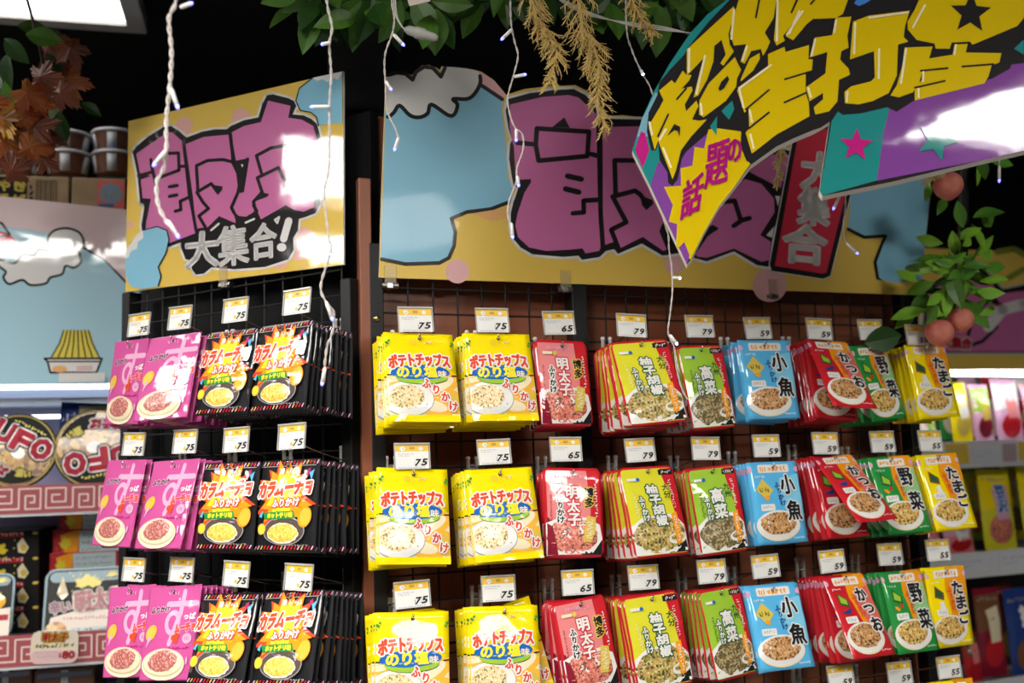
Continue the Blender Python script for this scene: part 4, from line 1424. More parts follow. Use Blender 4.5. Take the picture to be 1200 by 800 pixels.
def garland(name, label, group, spots, depth, mats, L, W, vine, dj=.06, seed=1, parts=()):
    random.seed(seed)
    o_ = Vector(at(*vine[0], depth))
    root = empty(name, Matrix.Translation(o_))
    tag(root, label, 'garland', group)
    mb = MB()
    for (x, y, spin, sc) in spots:
        p = at(x, y, depth + random.uniform(-dj, dj)) - o_
        m = random.choice(mats)
        leaf(mb, face_cam(p, 38, spin + random.uniform(-14, 14)), L * sc, W * sc, m, random.uniform(.1, .4), random.uniform(.05, .4))
    mb.build('foliage', root)
    mv = MB()
    mv.tube(smooth_path([at(x, y, depth + .02) - o_ for x, y in vine], 5), .003, VINE, 6)
    mv.build('vine', root, True)
    return root, o_


random.seed(21)
sp = []
for i in range(46):
    x = random.uniform(345, 530)
    sp.append((x, random.uniform(-38, 14) + (8 if 400 < x < 520 else 0), random.uniform(110, 250), random.uniform(.75, 1.15)))
sp += [(372, 12, 200, 1), (352, 5, 235, .9), (428, 8, 190, 1.05), (512, 10, 172, 1.15), (505, 18, 186, 1), (392, 14, 215, .9), (440, 5, 160, 1), (470, 0, 205, 1)]
garland('leaf_garland', 'dark green leaf garland above the gap between the two yellow boards', 'leaf garlands under the ceiling', sp, 1.64, [LF_DK, LF_CE, LF_CE], .072, .036, [(335, -8), (400, -18), (470, -16), (535, -10)], seed=4)
sp = []
for i in range(66):
    x = random.uniform(545, 850)
    sp.append((x, random.uniform(-42, 2) + (6 if x > 640 else 0), random.uniform(105, 255), random.uniform(.75, 1.1)))
sp += [(780, 8, 190, 1.1), (800, 6, 165, 1), (705, 8, 170, 1), (762, 14, 200, .9)]
garland('leaf_garland', 'dark green leaf garland above the big pink letters, behind the dry sprays', 'leaf garlands under the ceiling', sp, 1.72, [LF_DK, LF_DK, LF_CE], .074, .036, [(540, -12), (640, -16), (740, -12), (860, -16)], seed=6)

# autumn garland at the left
random.seed(5)
o_ = Vector(at(30, 20, 1.95))
root = empty('autumn_garland', Matrix.Translation(o_))
tag(root, 'autumn garland of orange maple leaves below the ceiling light', 'garland')
mb, mg = MB(), MB()
for (x, y, s, m) in ((18, 125, .045, LF_YE), (4, 140, .05, LF_YE), (40, 118, .05, LF_OR), (78, 92, .052, LF_OR), (62, 72, .05, LF_RD), (48, 88, .055, LF_RD), (70, 108, .04, LF_RD), (22, 160, .05, LF_OR), (40, 150, .045, LF_RD), (10, 178, .05, LF_RD), (34, 172, .045, LF_OR), (58, 50, .045, LF_RD),
                     (82, 55, .04, LF_RD), (30, 108, .045, LF_OR), (12, 200, .04, LF_RD), (48, 185, .035, LF_RD), (0, 165, .05, LF_OR), (28, 135, .04, LF_OR), (-15, 120, .05, LF_OR), (-20, 160, .05, LF_RD), (60, 160, .03, LF_RD)):
    maple(mb, face_cam(at(x, y, 1.95 + random.uniform(-.07, .05)) - o_, 30, random.uniform(60, 200)), s, m)
for (x, y, sp_, s) in ((10, 62, 200, 1.2), (30, 40, 100, 1.1), (5, 45, 140, 1), (45, 35, 120, 1), (62, 118, 160, .9), (70, 130, 190, 1), (95, 120, 120, .7), (5, 95, 180, 1.1), (55, 62, 150, .9), (20, 30, 90, 1), (-10, 80, 170, 1.1)):
    leaf(mg, face_cam(at(x, y, 1.98 + random.uniform(-.05, .05)) - o_, 30, sp_), .062 * s, .036 * s, random.choice([LF_DK, LF_CE]))
mb.build('maple_foliage', root)
mg.build('green_foliage', root)
mv = MB()
mv.tube(smooth_path([at(x, y, 1.98) - o_ for x, y in ((20, -40), (40, 30), (50, 90), (30, 150), (15, 210))], 5), .003, VINE, 6)
mv.build('vine', root, True)

# garland with peaches at the right
random.seed(9)
PD = 1.98
sp = []
for (x, y, spin, s) in ((1122, 235, 180, 1), (1108, 232, 215, .8), (1140, 255, 75, 1.2), (1150, 245, 110, 1.3), (1138, 262, 140, 1.2), (1120, 280, 60, .9), (1105, 285, 275, 1), (1128, 288, 70, .9), (1118, 305, 250, 1), (1100, 308, 265, 1.1), (1140, 300, 60, 1.1), (1150, 315, 75, 1), (1112, 320, 170, 1.3), (1125, 318, 120, 1.2), (1135, 335, 140, 1.2),
                        (1095, 330, 250, 1.1), (1088, 345, 235, 1.2), (1075, 330, 320, .9), (1105, 350, 260, 1.3), (1085, 362, 250, 1.2), (1120, 355, 200, 1.2), (1130, 350, 160, 1.3), (1140, 345, 80, 1), (1098, 355, 220, 1), (1160, 188, 100, .9), (1150, 185, 160, .9), (1170, 182, 80, .8), (1145, 195, 170, .7), (1090, 215, 200, .7), (1116, 270, 190, 1),
                        (1070, 370, 250, 1), (1092, 315, 275, 1), (1148, 330, 100, .9), (1110, 338, 190, 1), (1078, 318, 300, .7)):
    sp.append((x, y, spin, s))
random.seed(31)
for i in range(48):
    t = random.random()
    sp.append((1112 + random.gauss(0, 17) + 14 * (1 - t), 290 + 78 * t + random.gauss(0, 8), random.uniform(60, 300), random.uniform(.55, .95)))
root, o_ = garland('peach_garland', 'bright green leaf garland with peaches hanging at the end of the grids', None, sp, PD, [LF_BR, LF_BR, LF_MD, LF_MD, LF_CE], .056, .024, [(1128, 100), (1126, 200), (1122, 300), (1110, 380)], .07, 9)
PEACHM = mat('peach_skin', (.72, .25, .17), .6, .25, var=(20, (.50, .07, .07)))


def peach(x, y, r):
    mb = MB()
    vs, fs = [], []
    n, k = 20, 14
    for j in range(k + 1):
        th = PI * j / k
        for i in range(n):
            ph = 2 * PI * i / n
            groove = 1 - .10 * math.exp(-((ph - 4.4) / .22) ** 2) * math.sin(th)
            rr = r * groove
            z = r * (math.cos(th) * .98 - .16 * math.exp(-(th / .35) ** 2) + (.12 * math.exp(-((PI - th) / .35) ** 2) * -1))
            vs.append((rr * math.sin(th) * math.cos(ph), rr * math.sin(th) * math.sin(ph), z))
    for j in range(k):
        for i in range(n):
            fs.append([j * n + i, (j + 1) * n + i, (j + 1) * n + (i + 1) % n, j * n + (i + 1) % n])
    mb.add(vs, fs, PEACHM)
    o = mb.build('peach', root, True)
    o.location = Vector(at(x, y, PD - .05)) - o_
    s = MB()
    s.tube([(0, 0, r * .8), (.002, 0, r * 1.2), (.006, .004, r * 1.5)], .0016, VINE, 6)
    s.build('stem', o, True)


peach(1111, 217, .0275)
peach(1101, 389, .0265)
peach(1126, 374, .024)
mb = MB()
mb.tube([at(1131, 90, PD + .09) - o_, at(1128, 300, PD + .09) - o_], .011, BLACKM, 8)
mb.build('hanging_pole', root)
# one dark leaf standing free beside the egg packets
mb = MB()
random.seed(2)
leaf(mb, face_cam(Vector((0, 0, 0)), 6, 80), .078, .05, LF_DK, .1, .1)
o = mb.build('fallen_leaf')
o.location = at(1013, 402, 1.90)
tag(o, 'single dark green leaf poking up behind the yellow egg packets', 'leaf')

# dry yellow sprays
SPRAY = mat('dry_spray', (.60, .43, .15), .7, .3)
SPRAY_L = mat('pale_spray', (.72, .62, .26), .7, .3)


def spray(px, depth, wid, label, seed, m):
    rn = random.Random(seed)
    o_ = Vector(at(*px[0], depth))
    mb = MB()
    path = smooth_path([at(x, y, depth + .012 * math.sin(i)) - o_ for i, (x, y) in enumerate(px)], 8)
    n = len(path)
    mb.tube(path, [.0028 * (1 - .75 * i / n) for i in range(n)], m, 5)
    for i in range(1, n):
        dirv = (path[i] - path[i - 1]).normalized()
        for q in range(3):
            a = rn.uniform(0, 2 * PI)
            side = (Vector((math.cos(a), math.sin(a), 0)) * .85 + dirv * rn.uniform(.5, 1.2)).normalized()
            L = wid * (.55 + .6 * rn.random()) * (1.1 - .55 * i / n)
            p = path[i] + dirv * rn.uniform(-.003, .003)
            pts = [p + side * L * t + Vector((0, 0, -.25 * L * t * t)) for t in (0, .35, .7, 1)]
            mb.tube(pts, [.0011, .0010, .0008, .0004], m, 3)
            for k in range(8):
                t = .15 + .11 * k
                b = p + side * L * t + Vector((0, 0, -.25 * L * t * t))
                s2 = (side + Vector((rn.uniform(-1, 1), rn.uniform(-1, 1), rn.uniform(-1, .4)))).normalized()
                mb.tube([b, b + s2 * L * .36], [.0008, .0004], m, 3)
    o = mb.build('hanging_dry_spray')
    o.location = o_
    tag(o, label, 'dried spray', 'dry yellow sprays')


spray([(618, -20), (626, 15), (640, 38), (652, 62), (644, 95)], 1.50, .030, 'short dry yellow spray, leftmost, hanging over the pink letters', 1, SPRAY)
spray([(676, -20), (682, 28), (694, 52), (704, 84), (700, 112), (708, 145)], 1.52, .036, 'longest dry yellow spray hanging over the pink letters', 2, SPRAY)
spray([(738, -15), (746, 14), (764, 36)], 1.52, .026, 'small dry yellow spray beside the tip of the hanging board', 3, SPRAY)
spray([(916, 168), (914, 190), (910, 216)], 1.62, .014, 'dry spray peeking below the big yellow letters by the red strip', 4, SPRAY_L)
spray([(1108, 200), (1094, 206), (1084, 213)], 1.85, .014, 'pale dry spray beside the upper peach', 5, SPRAY_L)

# ------------------------------------------------------------------ string lights
WIREW = mat('white_wire', (.62, .56, .52), .35, .5)
SLEEVE = mat('bulb_sleeve', (.85, .82, .80), .3, .5)
BULB = mat('bulb_tip', (.6, .6, 1), .3, emit=(.13, .14, 1.0), es=3.2)
BULBW = mat('bulb_white', (.9, .9, 1), .3, emit=(.55, .65, 1.0), es=8)


def strand(px, depth, bulbs, label, r=.0007, gap=.0009, m=WIREW, tip=BULB, dend=None):
    n0 = len(px)
    dd = lambda i: depth + ((dend or depth) - depth) * i / max(1, n0 - 1)
    o_ = Vector(at(*px[0], depth))
    P = smooth_path([at(x, y, dd(i)) - o_ for i, (x, y) in enumerate(px)], 16)
    mb = MB()
    s = [0]
    for a, b in zip(P, P[1:]):
        s.append(s[-1] + (b - a).length)
    for ph in (0, PI):
        mb.tube([p + Vector((math.cos(q / .007 * 1.6 + ph), math.sin(q / .007 * 1.6 + ph), 0)) * gap for p, q in zip(P, s)], r, m, 6)
    o = mb.build('string_light', None, True)
    o.location = o_
    tag(o, label, 'string light', 'light strands hanging from the ceiling')
    ys = [p[1] for p in px]
    for (xa, ya, xb, yb) in bulbs:
        i = min(range(n0), key=lambda k: abs(ys[k] - ya))
        d = dd(i) - .006
        a, b = at(xa, ya, d) - o_, at(xb, yb, d - .004) - o_
        bm_ = MB()
        c = a + (b - a) * .82
        bm_.tube([a, a + (b - a) * .1, c], [.0012, .0026, .0026], SLEEVE, 8)
        bm_.tube([c, c + (b - c) * .5, b], [.0024, .0022, .0009], tip, 8)
        bm_.build('bulb', o, True)
    return o


def q(ox, oy, s, *p):
    return [(ox + x / s, oy + y / s) for x, y in p]


S = 2.857
strand([(207, -60), (206, 0), (198, 22), (201, 60), (199, 101), (195, 140), (195, 175), (191, 199), (184, 213), (185, 238), (194, 258), (203, 270)], 1.20,
       [(211, 9, 226, 3), (200, 103, 209, 128), (195, 176, 179, 195), (196, 258, 210, 279)], 'thick white light strand in front of the left yellow board', .0013, .0016)
strand([(382, -60), (383, 0), (389, 32), (386, 52), (388, 87), (386, 122), (386, 160), (385, 199), (380, 227), (385, 276), (387, 295), (376, 334), (381, 352), (391, 366), (390, 387), (383, 408), (380, 434)], 1.36,
       [(387, 50, 376, 52), (386, 125, 363, 125), (386, 285, 388, 300), (382, 353, 390, 376), (381, 430, 377, 452)], 'white light strand hanging between the boards down to the black packets', .0009, .0011)
strand([(458, -60), (459, 0), (462, 21), (460, 38), (451, 66), (452, 101), (454, 130), (463, 150), (467, 162)], 1.46,
       [(461, 40, 474, 54), (452, 95, 459, 106), (467, 161, 462, 177)], 'short light strand at the left end of the long board')
strand([(598, -60), (598, 0), (599, 28), (603, 49), (607, 66), (601, 91), (595, 115), (598, 136), (604, 150), (612, 157), (613, 175), (606, 196), (605, 213), (597, 234), (595, 252), (600, 264)], 1.50,
       [(600, 34, 587, 47), (602, 90, 617, 87), (605, 151, 605, 166), (606, 206, 608, 219), (599, 261, 601, 280)], 'light strand in front of the first pink letter')
strand([(733, -60), (734, 30), (741, 60), (752, 85), (765, 112), (773, 180), (777, 250), (783, 275), (784, 292), (787, 312), (788, 340), (785, 370), (783, 390), (790, 407), (793, 432), (799, 455), (806, 468)], 1.60,
       [(751, 82, 754, 88), (788, 325, 798, 326), (785, 392, 794, 404)], 'light strand running behind the hanging board down to the yellow green packets', tip=BULBW)
strand([(992, 120), (991, 230), (990, 250), (988, 266), (991, 282), (996, 290)], 1.66, [(984, 230, 976, 246), (992, 284, 1006, 298)], 'short light strand below the star of the hanging board')
strand([(1170, 100), (1171, 180), (1171, 196)], 1.85, [(1171, 194, 1171, 214)], 'last light strand hanging in front of the dark right background', tip=BULB)
# the feed cable with its clear connector
CABLE = mat('clear_cable', (.55, .55, .52), .2, .6)
o_ = Vector(at(655, 0, 1.56))
mb = MB()
for k in range(3):
    P = smooth_path([at(x, y + k * 2.2 * math.sin(i * 1.3), 1.56 + .006 * k) - o_ for i, (x, y) in enumerate(((640, -12), (670, 5), (700, 18), (740, 30), (775, 35), (812, 39), (850, 44)))], 6)
    mb.tube(P, .0011, CABLE, 6)
o = mb.build('light_cable', None, True)
o.location = o_
tag(o, 'clear feed cable of the light strands passing behind the dry sprays', 'cable')
o_ = Vector(at(463, 20, 1.52))
mb = MB()
for k in (0, 1):
    mb.tube(smooth_path([at(x + 2 * k, y + 2 * k, 1.52) - o_ for x, y in ((461, -10), (463, 15), (470, 30), (478, 36))], 6), .0010, CABLE, 6)
o = mb.build('connector_cable', None, True)
o.location = o_
tag(o, 'clear cable connector hanging beside the short light strand', 'cable')
m2 = MB()
a, b = at(474, 34, 1.52) - o_, at(513, 45, 1.52) - o_
PT = [a + (b - a) * t for t in (0, .12, .3, .34, .6, .64, .9, 1)]
m2.tube(PT, [.003, .007, .0075, .009, .009, .0072, .006, .0035], mat('connector_clear', (.42, .42, .38), .2, .6), 10)
m2.build('connector', o, True)
# the paper tag at the very top
mb = MB()
mb.box((0, 0, 0), (.034, .001, .026), mat('paper_tag', (.78, .66, .58), .6))
o = mb.build('paper_tag')
o.matrix_world = Matrix.Translation(at(490, -5, 1.55)) @ Matrix.Rotation(R(-12), 4, 'Y')
tag(o, 'small paper tag hanging at the top between the green leaves', 'tag')

# ------------------------------------------------------------------ the aisle behind, left
BLUEG = mat('shelf_blue_grey', (.16, .18, .26), .4)
SHELFM = mat('shelf_metal', (.55, .56, .58), .35, .5)
RAILR = mat('rail_red', (.36, .075, .085), .45)
KEYM = mat('key_pattern', (.80, .60, .55), .4)
LED_AND_REFLECTION = mat('led_strip_and_reflection', (.9, .95, 1), .4, emit=(.80, .92, 1.0), es=5)
DB = DT['B']


def fbox(F, u0, u1, d0, d1, z0, z1, m, name, label=None, cat=None, bev=0, kind=None, parent=None, grp=None):
    mb = MB()
    mb.box((0, 0, 0), (u1 - u0, d1 - d0, z1 - z0), m, bev=bev)
    o = mb.build(name, parent)
    if parent is None:
        fplace(o, F, (u0 + u1) / 2, (d0 + d1) / 2, (z0 + z1) / 2)
    else:
        o.matrix_world = FM[F] @ Matrix.Translation(((u0 + u1) / 2, (d0 + d1) / 2, (z0 + z1) / 2))
    if label:
        tag(o, label, cat, grp, kind)
    return o


UA, UB = onp('B', -110, 500, DB)[0], onp('B', 215, 500, DB)[0]
zz = lambda y, d=DB, x=70, F='B': onp(F, x, y, d)[1]
z_led, z_r1a, z_r1b, z_r2a, z_r2b = zz(448), zz(567), zz(600), zz(741), zz(777)
# the shelf unit: one thing with shelf boards, back panel, led light and price rails
su = empty('shelf_unit', FM['B'] @ Matrix.Translation(((UA + UB) / 2, DB, -ZC)))
tag(su, 'lit shelf unit at the left with red rails of square spiral pattern', 'shelf')
bpy.context.view_layer.update()


def part(F, u0, u1, d0, d1, z0, z1, m, name, root, bev=0):
    mb = MB()
    M = root.matrix_world.inverted() @ FM[F] @ Matrix.Translation(((u0 + u1) / 2, (d0 + d1) / 2, (z0 + z1) / 2))
    mb.box((0, 0, 0), (u1 - u0, d1 - d0, z1 - z0), m, M, bev=bev)
    return mb.build(name, root)


part('B', UA, UB, DB + .44, DB + .46, -ZC + .1, zz(205, DB + .12), mat('shelf_back', (.22, .2, .32), .5), 'back_panel', su)  # purple tint of the blue light is put into the panel colour
part('B', UA, UB, DB + .02, DB + .44, z_led - .035, z_led - .004, BLUEG, 'canopy_board', su, .003)
part('B', UA, UB, DB - .012, DB + .012, z_led - .014, z_led - .002, LED_AND_REFLECTION, 'led_or_reflection', su)
part('B', UA, UB, DB + .30, DB + .312, zz(480) - .004, zz(480) + .004, LED_AND_REFLECTION, 'led_or_reflection', su)  # glowing strip standing in for the reflection of the front strip, no second lamp
for za, zb in ((z_r1a, z_r1b), (z_r2a, z_r2b)):
    part('B', UA, UB, DB + .004, DB + .44, zb + .002, zb + .022, SHELFM, 'shelf_board', su, .002)
    rl = part('B', UA, UB, DB - .004, DB + .004, zb, za, RAILR, 'price_rail', su)
    A = Art()
    u0_, _ = onp('B', -12, 585, DB)
    per = (onp('B', 115, 585, DB)[0] - onp('B', 0, 585, DB)[0]) / 3.65
    hh = za - zb
    for k in range(-3, 12):
        b = u0_ + per * k
        g = .0075
        W_, H_ = per * .80, hh * .70
        if k % 2:
            un = [(0, 1), (0, 0), (1, 0), (1, 1.02), (.30, 1.02), (.30, .36), (.72, .36), (.72, .70), (.52, .70)]
        else:
            un = [(1.22, 1), (0, 1), (0, 0), (.92, 0), (.92, .70), (.28, .70), (.28, .34), (.64, .34)]
        pl = [(b + per * .08 + x * W_, hh * .13 + y * H_) for x, y in un]
        A.stroke(pl, .0036, KEYM)
    mk = MB()
    rlM = su.matrix_world.inverted() @ FM['B']
    A.emit(mk, lambda x, y, z: Vector((x, -z, -y)))
    mk.v = [rlM @ (v + Vector((0, DB - .0045, za))) for v in mk.v]
    mk.build('spiral_pattern', rl)
    part('B', UA, UB, DB - .006, DB + .004, zb - .006, zb - .001, SHELFM, 'rail_edge', su)

# poster on the front of the unit
A = Art(.00003)
e1 = lambda *p: T(0, 240, 3.64, *p)
A.poly(e1((-220, -60), (540, 20), (540, 330), (460, 250), (380, 190), (280, 130), (150, 110), (0, 90), (-220, 90)), ink('rose_white', (.72, .56, .56)))
A.poly(e1((-60, 100), (40, 120), (110, 200), (70, 235), (0, 215), (-60, 215)), S_RED)
sky = e1((-220, 200), (100, 150), (360, 185), (440, 230), (500, 290), (540, 335), (582, 420), (582, 762), (-220, 770))
A.poly(sky, ink('pale_blue', (.40, .62, .72)))
A.stroke(e1((360, 185), (440, 230), (500, 290), (540, 333)), 2.6, S_BLK)
cl = e1((0, 235), (60, 250), (95, 215), (145, 215), (165, 190), (205, 195), (205, 140), (235, 108), (290, 100), (340, 120), (358, 165), (340, 205), (345, 245), (315, 268), (280, 260), (265, 295), (215, 310), (195, 335), (130, 342), (95, 320), (40, 338), (15, 310), (25, 285), (-5, 260))
cl = rounded(cl)
A.poly(cl, S_WHT)
A.stroke(cl + cl[:1], 2.8, S_BLK)
A.stroke(e1((-40, 60), (10, 80), (40, 125), (0, 135)), 2.8, S_BLK)
# noodle cup drawing
A.poly(e1((275, 535), (385, 535), (405, 610), (425, 650), (210, 655), (255, 595)), ink('noodle', (.72, .60, .10)))
for k in range(8):
    x = 272 + k * 15
    A.stroke(e1((x, 535), (x - 18 + k * 5, 590), (x - 52 + k * 14, 648)), 1.6, S_BLK)
A.poly(e1((190, 655), (435, 655), (430, 668), (412, 715), (215, 715), (203, 668)), S_WHT)
A.ring(e1((190, 655), (435, 655), (430, 668), (412, 715), (215, 715), (203, 668)), 2.4, S_BLK)
A.stroke(e1((203, 668), (430, 668)), 1.8, S_BLK)
A.ell(*e1((255, 700))[0], 9, 4, S_PEACH)
A.stroke(e1((330, 692), (392, 690)), 2, S_PALE)
A.stroke(e1((330, 702), (392, 700)), 2, S_PALE)
POST = e1((-220, 5), (538, 38), (538, 500), (582, 500), (600, 752), (-220, 758))
o = board('poster_board', 'B', DB - .016, [(-60, 245), (162, 250.5), (165, 447.5), (-60, 449)], A, ink('pale_blue', (.40, .62, .72)), .004, 'pale blue poster with a white cloud and a noodle cup at the left', 'poster')
fbox('B', *[onp('B', x, 440, DB - .03)[0] for x in (69, 123)], DB - .03, DB - .026, zz(448, DB - .03), zz(437, DB - .03), S_WHT, 'paper_strip', 'blank white strip standing at the foot of the noodle poster', 'label')

# cartons and noodle cups on the top of the unit
zt = zz(252, DB + .2)
DC = DB + .10
z0c, z1c = zz(262, DC), zz(207, DC)
TAPEM = mat('carton_print_yellow', (.55, .42, .05), .6)


def carton(x0, x1, label, art=None):
    ua, ub = onp('B', x0, 225, DC)[0], onp('B', x1, 225, DC)[0]
    mb = MB()
    mb.box((0, .15, 0), (ub - ua - .004, .30, z1c - z0c), CARD, bev=.003)
    A = Art()
    if art:
        art(A, ub - ua, z1c - z0c)
    A.emit(mb, lambda x, y, z: Vector((x, -.0004 - z, (z1c - z0c) / 2 - y)))
    o = mb.build('carton')
    fplace(o, 'B', (ua + ub) / 2, DC, (z0c + z1c) / 2)
    tag(o, label, 'carton', 'cartons above the poster')
    fl = MB()
    fl.box((0, .15, (z1c - z0c) / 2 + .0005), (ub - ua - .006, .045, .0008), mat('packing_tape', (.5, .36, .2), .25))
    fl.build('tape', o)


def car1(A, w, h):
    x = lambda p: (p - .5) * w
    A.rect(x(.38), .005, x(.64), h, S_BLK)
    for i, c in enumerate('やきそば'):
        A.text(c, x(.45 + .13 * (i % 2)), .026 + (i // 2) * .033, .024, .024, TAPEM, .0016)
    A.scrib(x(.66), .02, .008, h * .8, S_BLK, 6, rnd, True)
    for k in range(7):
        A.stroke([(x(.73 + k * .022), .014), (x(.73 + k * .022), h * .9)], .0022 if k % 2 else .0012, S_BLK)
    A.ring([(x(.72), .012), (x(.885), .012), (x(.885), h * .93), (x(.72), h * .93)], .0015, S_BLK)


def car2(A, w, h):
    x = lambda p: (p - .5) * w
    A.poly([(x(.48), .006), (x(.97), .006), (x(.97), h), (x(.48), h)], mat('carton_red', (.42, .06, .05), .6))
    A.star(x(.72), h * .33, .030, .022, 9, mat('carton_blue', (.10, .16, .22), .6))
    A.scrib(x(.60), h * .25, .05, .02, CARD, 4, rnd)
    A.rect(x(.50), h * .55, x(.78), h, mat('carton_navy', (.03, .05, .12), .6))
    A.scrib(x(.54), h * .62, .05, .03, CARD, 4, rnd)


carton(-60, 82, 'brown carton with black and yellow lettering above the poster', car1)
carton(83, 148, 'brown carton with a red printed panel above the poster', car2)
carton(149, 232, 'plain brown carton half hidden behind the left yellow board')
CUP = mat('cup_paper', (.14, .05, .025), .4, var=(30, (.06, .025, .015)))
CUPW = mat('cup_white', (.34, .35, .38), .35)
CUPB = mat('cup_blue', (.08, .16, .35), .4)


def noodle_cup(x, y, r, h, d, blue, label):
    u, z = onp('B', x, y, d)
    M = FM['B'] @ Matrix.Translation((u, d, z))
    e = empty('noodle_cup', M)
    tag(e, label, 'noodle cup', 'noodle cups stacked on the cartons')
    mb = MB()
    mb.lathe([(0, 0), (r * .72, 0), (r * .74, .004), (r * .93, h * .82), (r * .95, h * .86)], CUP, 28)
    for a in (-1.57, -.4, -2.75):
        mb.box((math.cos(a) * r * .84, math.sin(a) * r * .84, h * .43), (.022, .004, h * .75), CUPW, Matrix.Rotation(a + PI / 2, 4, 'Z') @ Matrix.Rotation(R(10), 4, 'X'))
    mb.build('cup_body', e, True)
    m2 = MB()
    m2.lathe([(r * .95, h * .86), (r, h * .88), (r, h * .95), (r * .96, h)], CUPW, 28)
    m2.lathe([(r * .96, h), (r * .5, h + .002), (0, h + .002)], CUPB if blue else CUP, 28)
    m2.build('lid', e, True)


DCU = DC + .09
for i, (x, y, b, s) in enumerate(((22, 207, 0, 'leftmost noodle cup, half covered by maple leaves'), (80, 207, 0, 'lower noodle cup of the middle stack on the cartons'), (80, 184, 0, 'upper noodle cup of the middle stack on the cartons'),
                                  (134, 207, 1, 'lower blue lidded noodle cup beside the left yellow board'), (134, 182, 1, 'upper blue lidded noodle cup beside the left yellow board'))):
    noodle_cup(x, y, .056, .056, DCU, b, s)

# round yakisoba bowls standing on edge
BOWLR, BOWLK, BOWLG = mat('lid_red', (.52, .02, .05), .4, spec=.2), mat('lid_black', (.010, .009, .007), .5, spec=.15), mat('lid_gold', (.42, .30, .06), .4, spec=.2)
BOWLY = food('lid_noodle', [(.40, .20, .03), (.26, .11, .015), (.55, .32, .06), (.12, .05, .01), (.46, .24, .04)], 110)
LIDW = mat('lid_white', (.80, .78, .74), .3)
LIDY = mat('lid_yellow', (.80, .66, .04), .3)


def ufo_bowl(x, y, rpx, spin, label):
    d = DB + .05
    u, z = onp('B', x, y, d)
    r = rpx / FPX * 2.36
    e = empty('noodle_bowl', FM['B'] @ Matrix.Translation((u, d, z)) @ Matrix.Rotation(R(-8), 4, 'X') @ Matrix.Rotation(R(spin), 4, 'Y'))
    tag(e, label, 'noodle bowl', 'round noodle bowls standing on edge')
    TR = Matrix.Rotation(R(90), 4, 'X')       # lid axis towards the viewer
    mb = MB()
    mb.lathe([(r * .97, -.002), (r, -.008), (r * .97, -.014), (r * .80, -.075), (0, -.078)], LIDW, 44, TR)
    mb.build('bowl', e, True)
    mb = MB()
    mb.lathe([(0, 0), (r * .93, 0), (r * .985, .0005), (r, -.004), (r * .99, -.009)], BOWLK, 44, TR)
    A = Art(.00015)
    A.ell(0, 0, r * .955, r * .955, BOWLG, n=40)
    A.ell(0, 0, r * .915, r * .915, BOWLK, n=40)
    A.poly([(r * .9 * math.cos(R(a)), r * .9 * math.sin(R(a))) for a in range(-20, 205, 9)], BOWLY)
    A.ell(-r * .05, r * .12, r * .62, r * .30, BOWLY, -.15)
    A.ell(r * .05, r * .04, r * .18, r * .15, LIDW)
    A.poly([(r * .88 * math.cos(R(a)), r * .88 * math.sin(R(a))) for a in range(25, 100, 9)] + [(r * .1, r * .5)], BOWLK)
    A.text('U', -r * .54, -r * .30, r * .44, r * .50, BOWLR, .004, ((.010, BOWLK), (.0068, LIDW)), .0)
    A.text('F', -r * .02, -r * .27, r * .40, r * .50, BOWLR, .004, ((.010, BOWLK), (.0068, LIDW)), .0)
    A.text('O', r * .52, -r * .30, r * .44, r * .50, BOWLR, .004, ((.010, BOWLK), (.0068, LIDW)), .0)
    A.text('焼そば', -r * .30, r * .55, r * .75, r * .24, BOWLR, .0015, ((.0050, LIDW),), .2)
    A.text('濃い', r * .45, r * .45, r * .36, r * .20, LIDY, .0012, ((.0035, BOWLK),), -.3)
    A.scrib(-r * .45, -r * .72, r * .9, r * .08, LIDY, 10, rnd)
    A.emit(mb, lambda a, b, l: Vector((a, -.0012 - l, -b)))
    mb.build('lid', e)


ufo_bowl(20, 528, 43, 28, 'round black noodle bowl with tilted red letters, partly outside the left edge')
ufo_bowl(113, 525, 47, 172, 'round black noodle bowl standing upside down beside the pink packets')
# dark blue bag lying behind the second bowl
def pillow(F, x, y, wpx, hpx, d, m, name, label, cat, grp=None, roll=0, pitch=0, art=None, thick=.02, yaw=0, parts=None, depthscale=None):
    """soft sealed bag with crimped ends"""
    u, z = onp(F, x, y, d)
    sc = (FM[F] @ Vector((u, d, z)) - CAM).dot(FW) / FPX
    w, h = wpx * sc, hpx * sc
    mb = MB()
    vs, fs = [], []
    nx, ny = 10, 10
    fr = lambda X, t: -thick * max(0, 1 - (2 * X / w) ** 2) ** .6 * (max(0, min(1, (t - .05) / .3)) * max(0, min(1, (.95 - t) / .3))) + .002 * noise.noise(Vector((X * 30, t * 6, x)))
    for s in (0, 1):
        for j in range(ny + 1):
            for i in range(nx + 1):
                X, t = w * (i / nx - .5), j / ny
                yv = fr(X, t)
                vs.append((X, yv if s == 0 else -yv * .8 + .0006, h / 2 - t * h))
    n = (nx + 1) * (ny + 1)
    for j in range(ny):
        for i in range(nx):
            a = j * (nx + 1) + i
            fs.append([a, a + nx + 1, a + nx + 2, a + 1])
            fs.append([n + a, n + a + 1, n + a + nx + 2, n + a + nx + 1])
    mb.add(vs, fs, m)
    if art:
        A = Art(.00015)
        A.clip = (-w / 2 + .001, .001, w / 2 - .001, h - .001)
        art(A, w, h)
        A.emit(mb, lambda X, Y, l: Vector((X, fr(X, Y / h) - .0006 - l, h / 2 - Y)), .02)
    o = mb.build(name)
    fplace(o, F, u, d, z, Matrix.Rotation(R(yaw), 4, 'Z') @ Matrix.Rotation(R(pitch), 4, 'X') @ Matrix.Rotation(R(roll), 4, 'Y'))
    tag(o, label, cat, grp)
    for p in list(o.data.polygons)[:len(fs)]:
        p.use_smooth = True
    return o


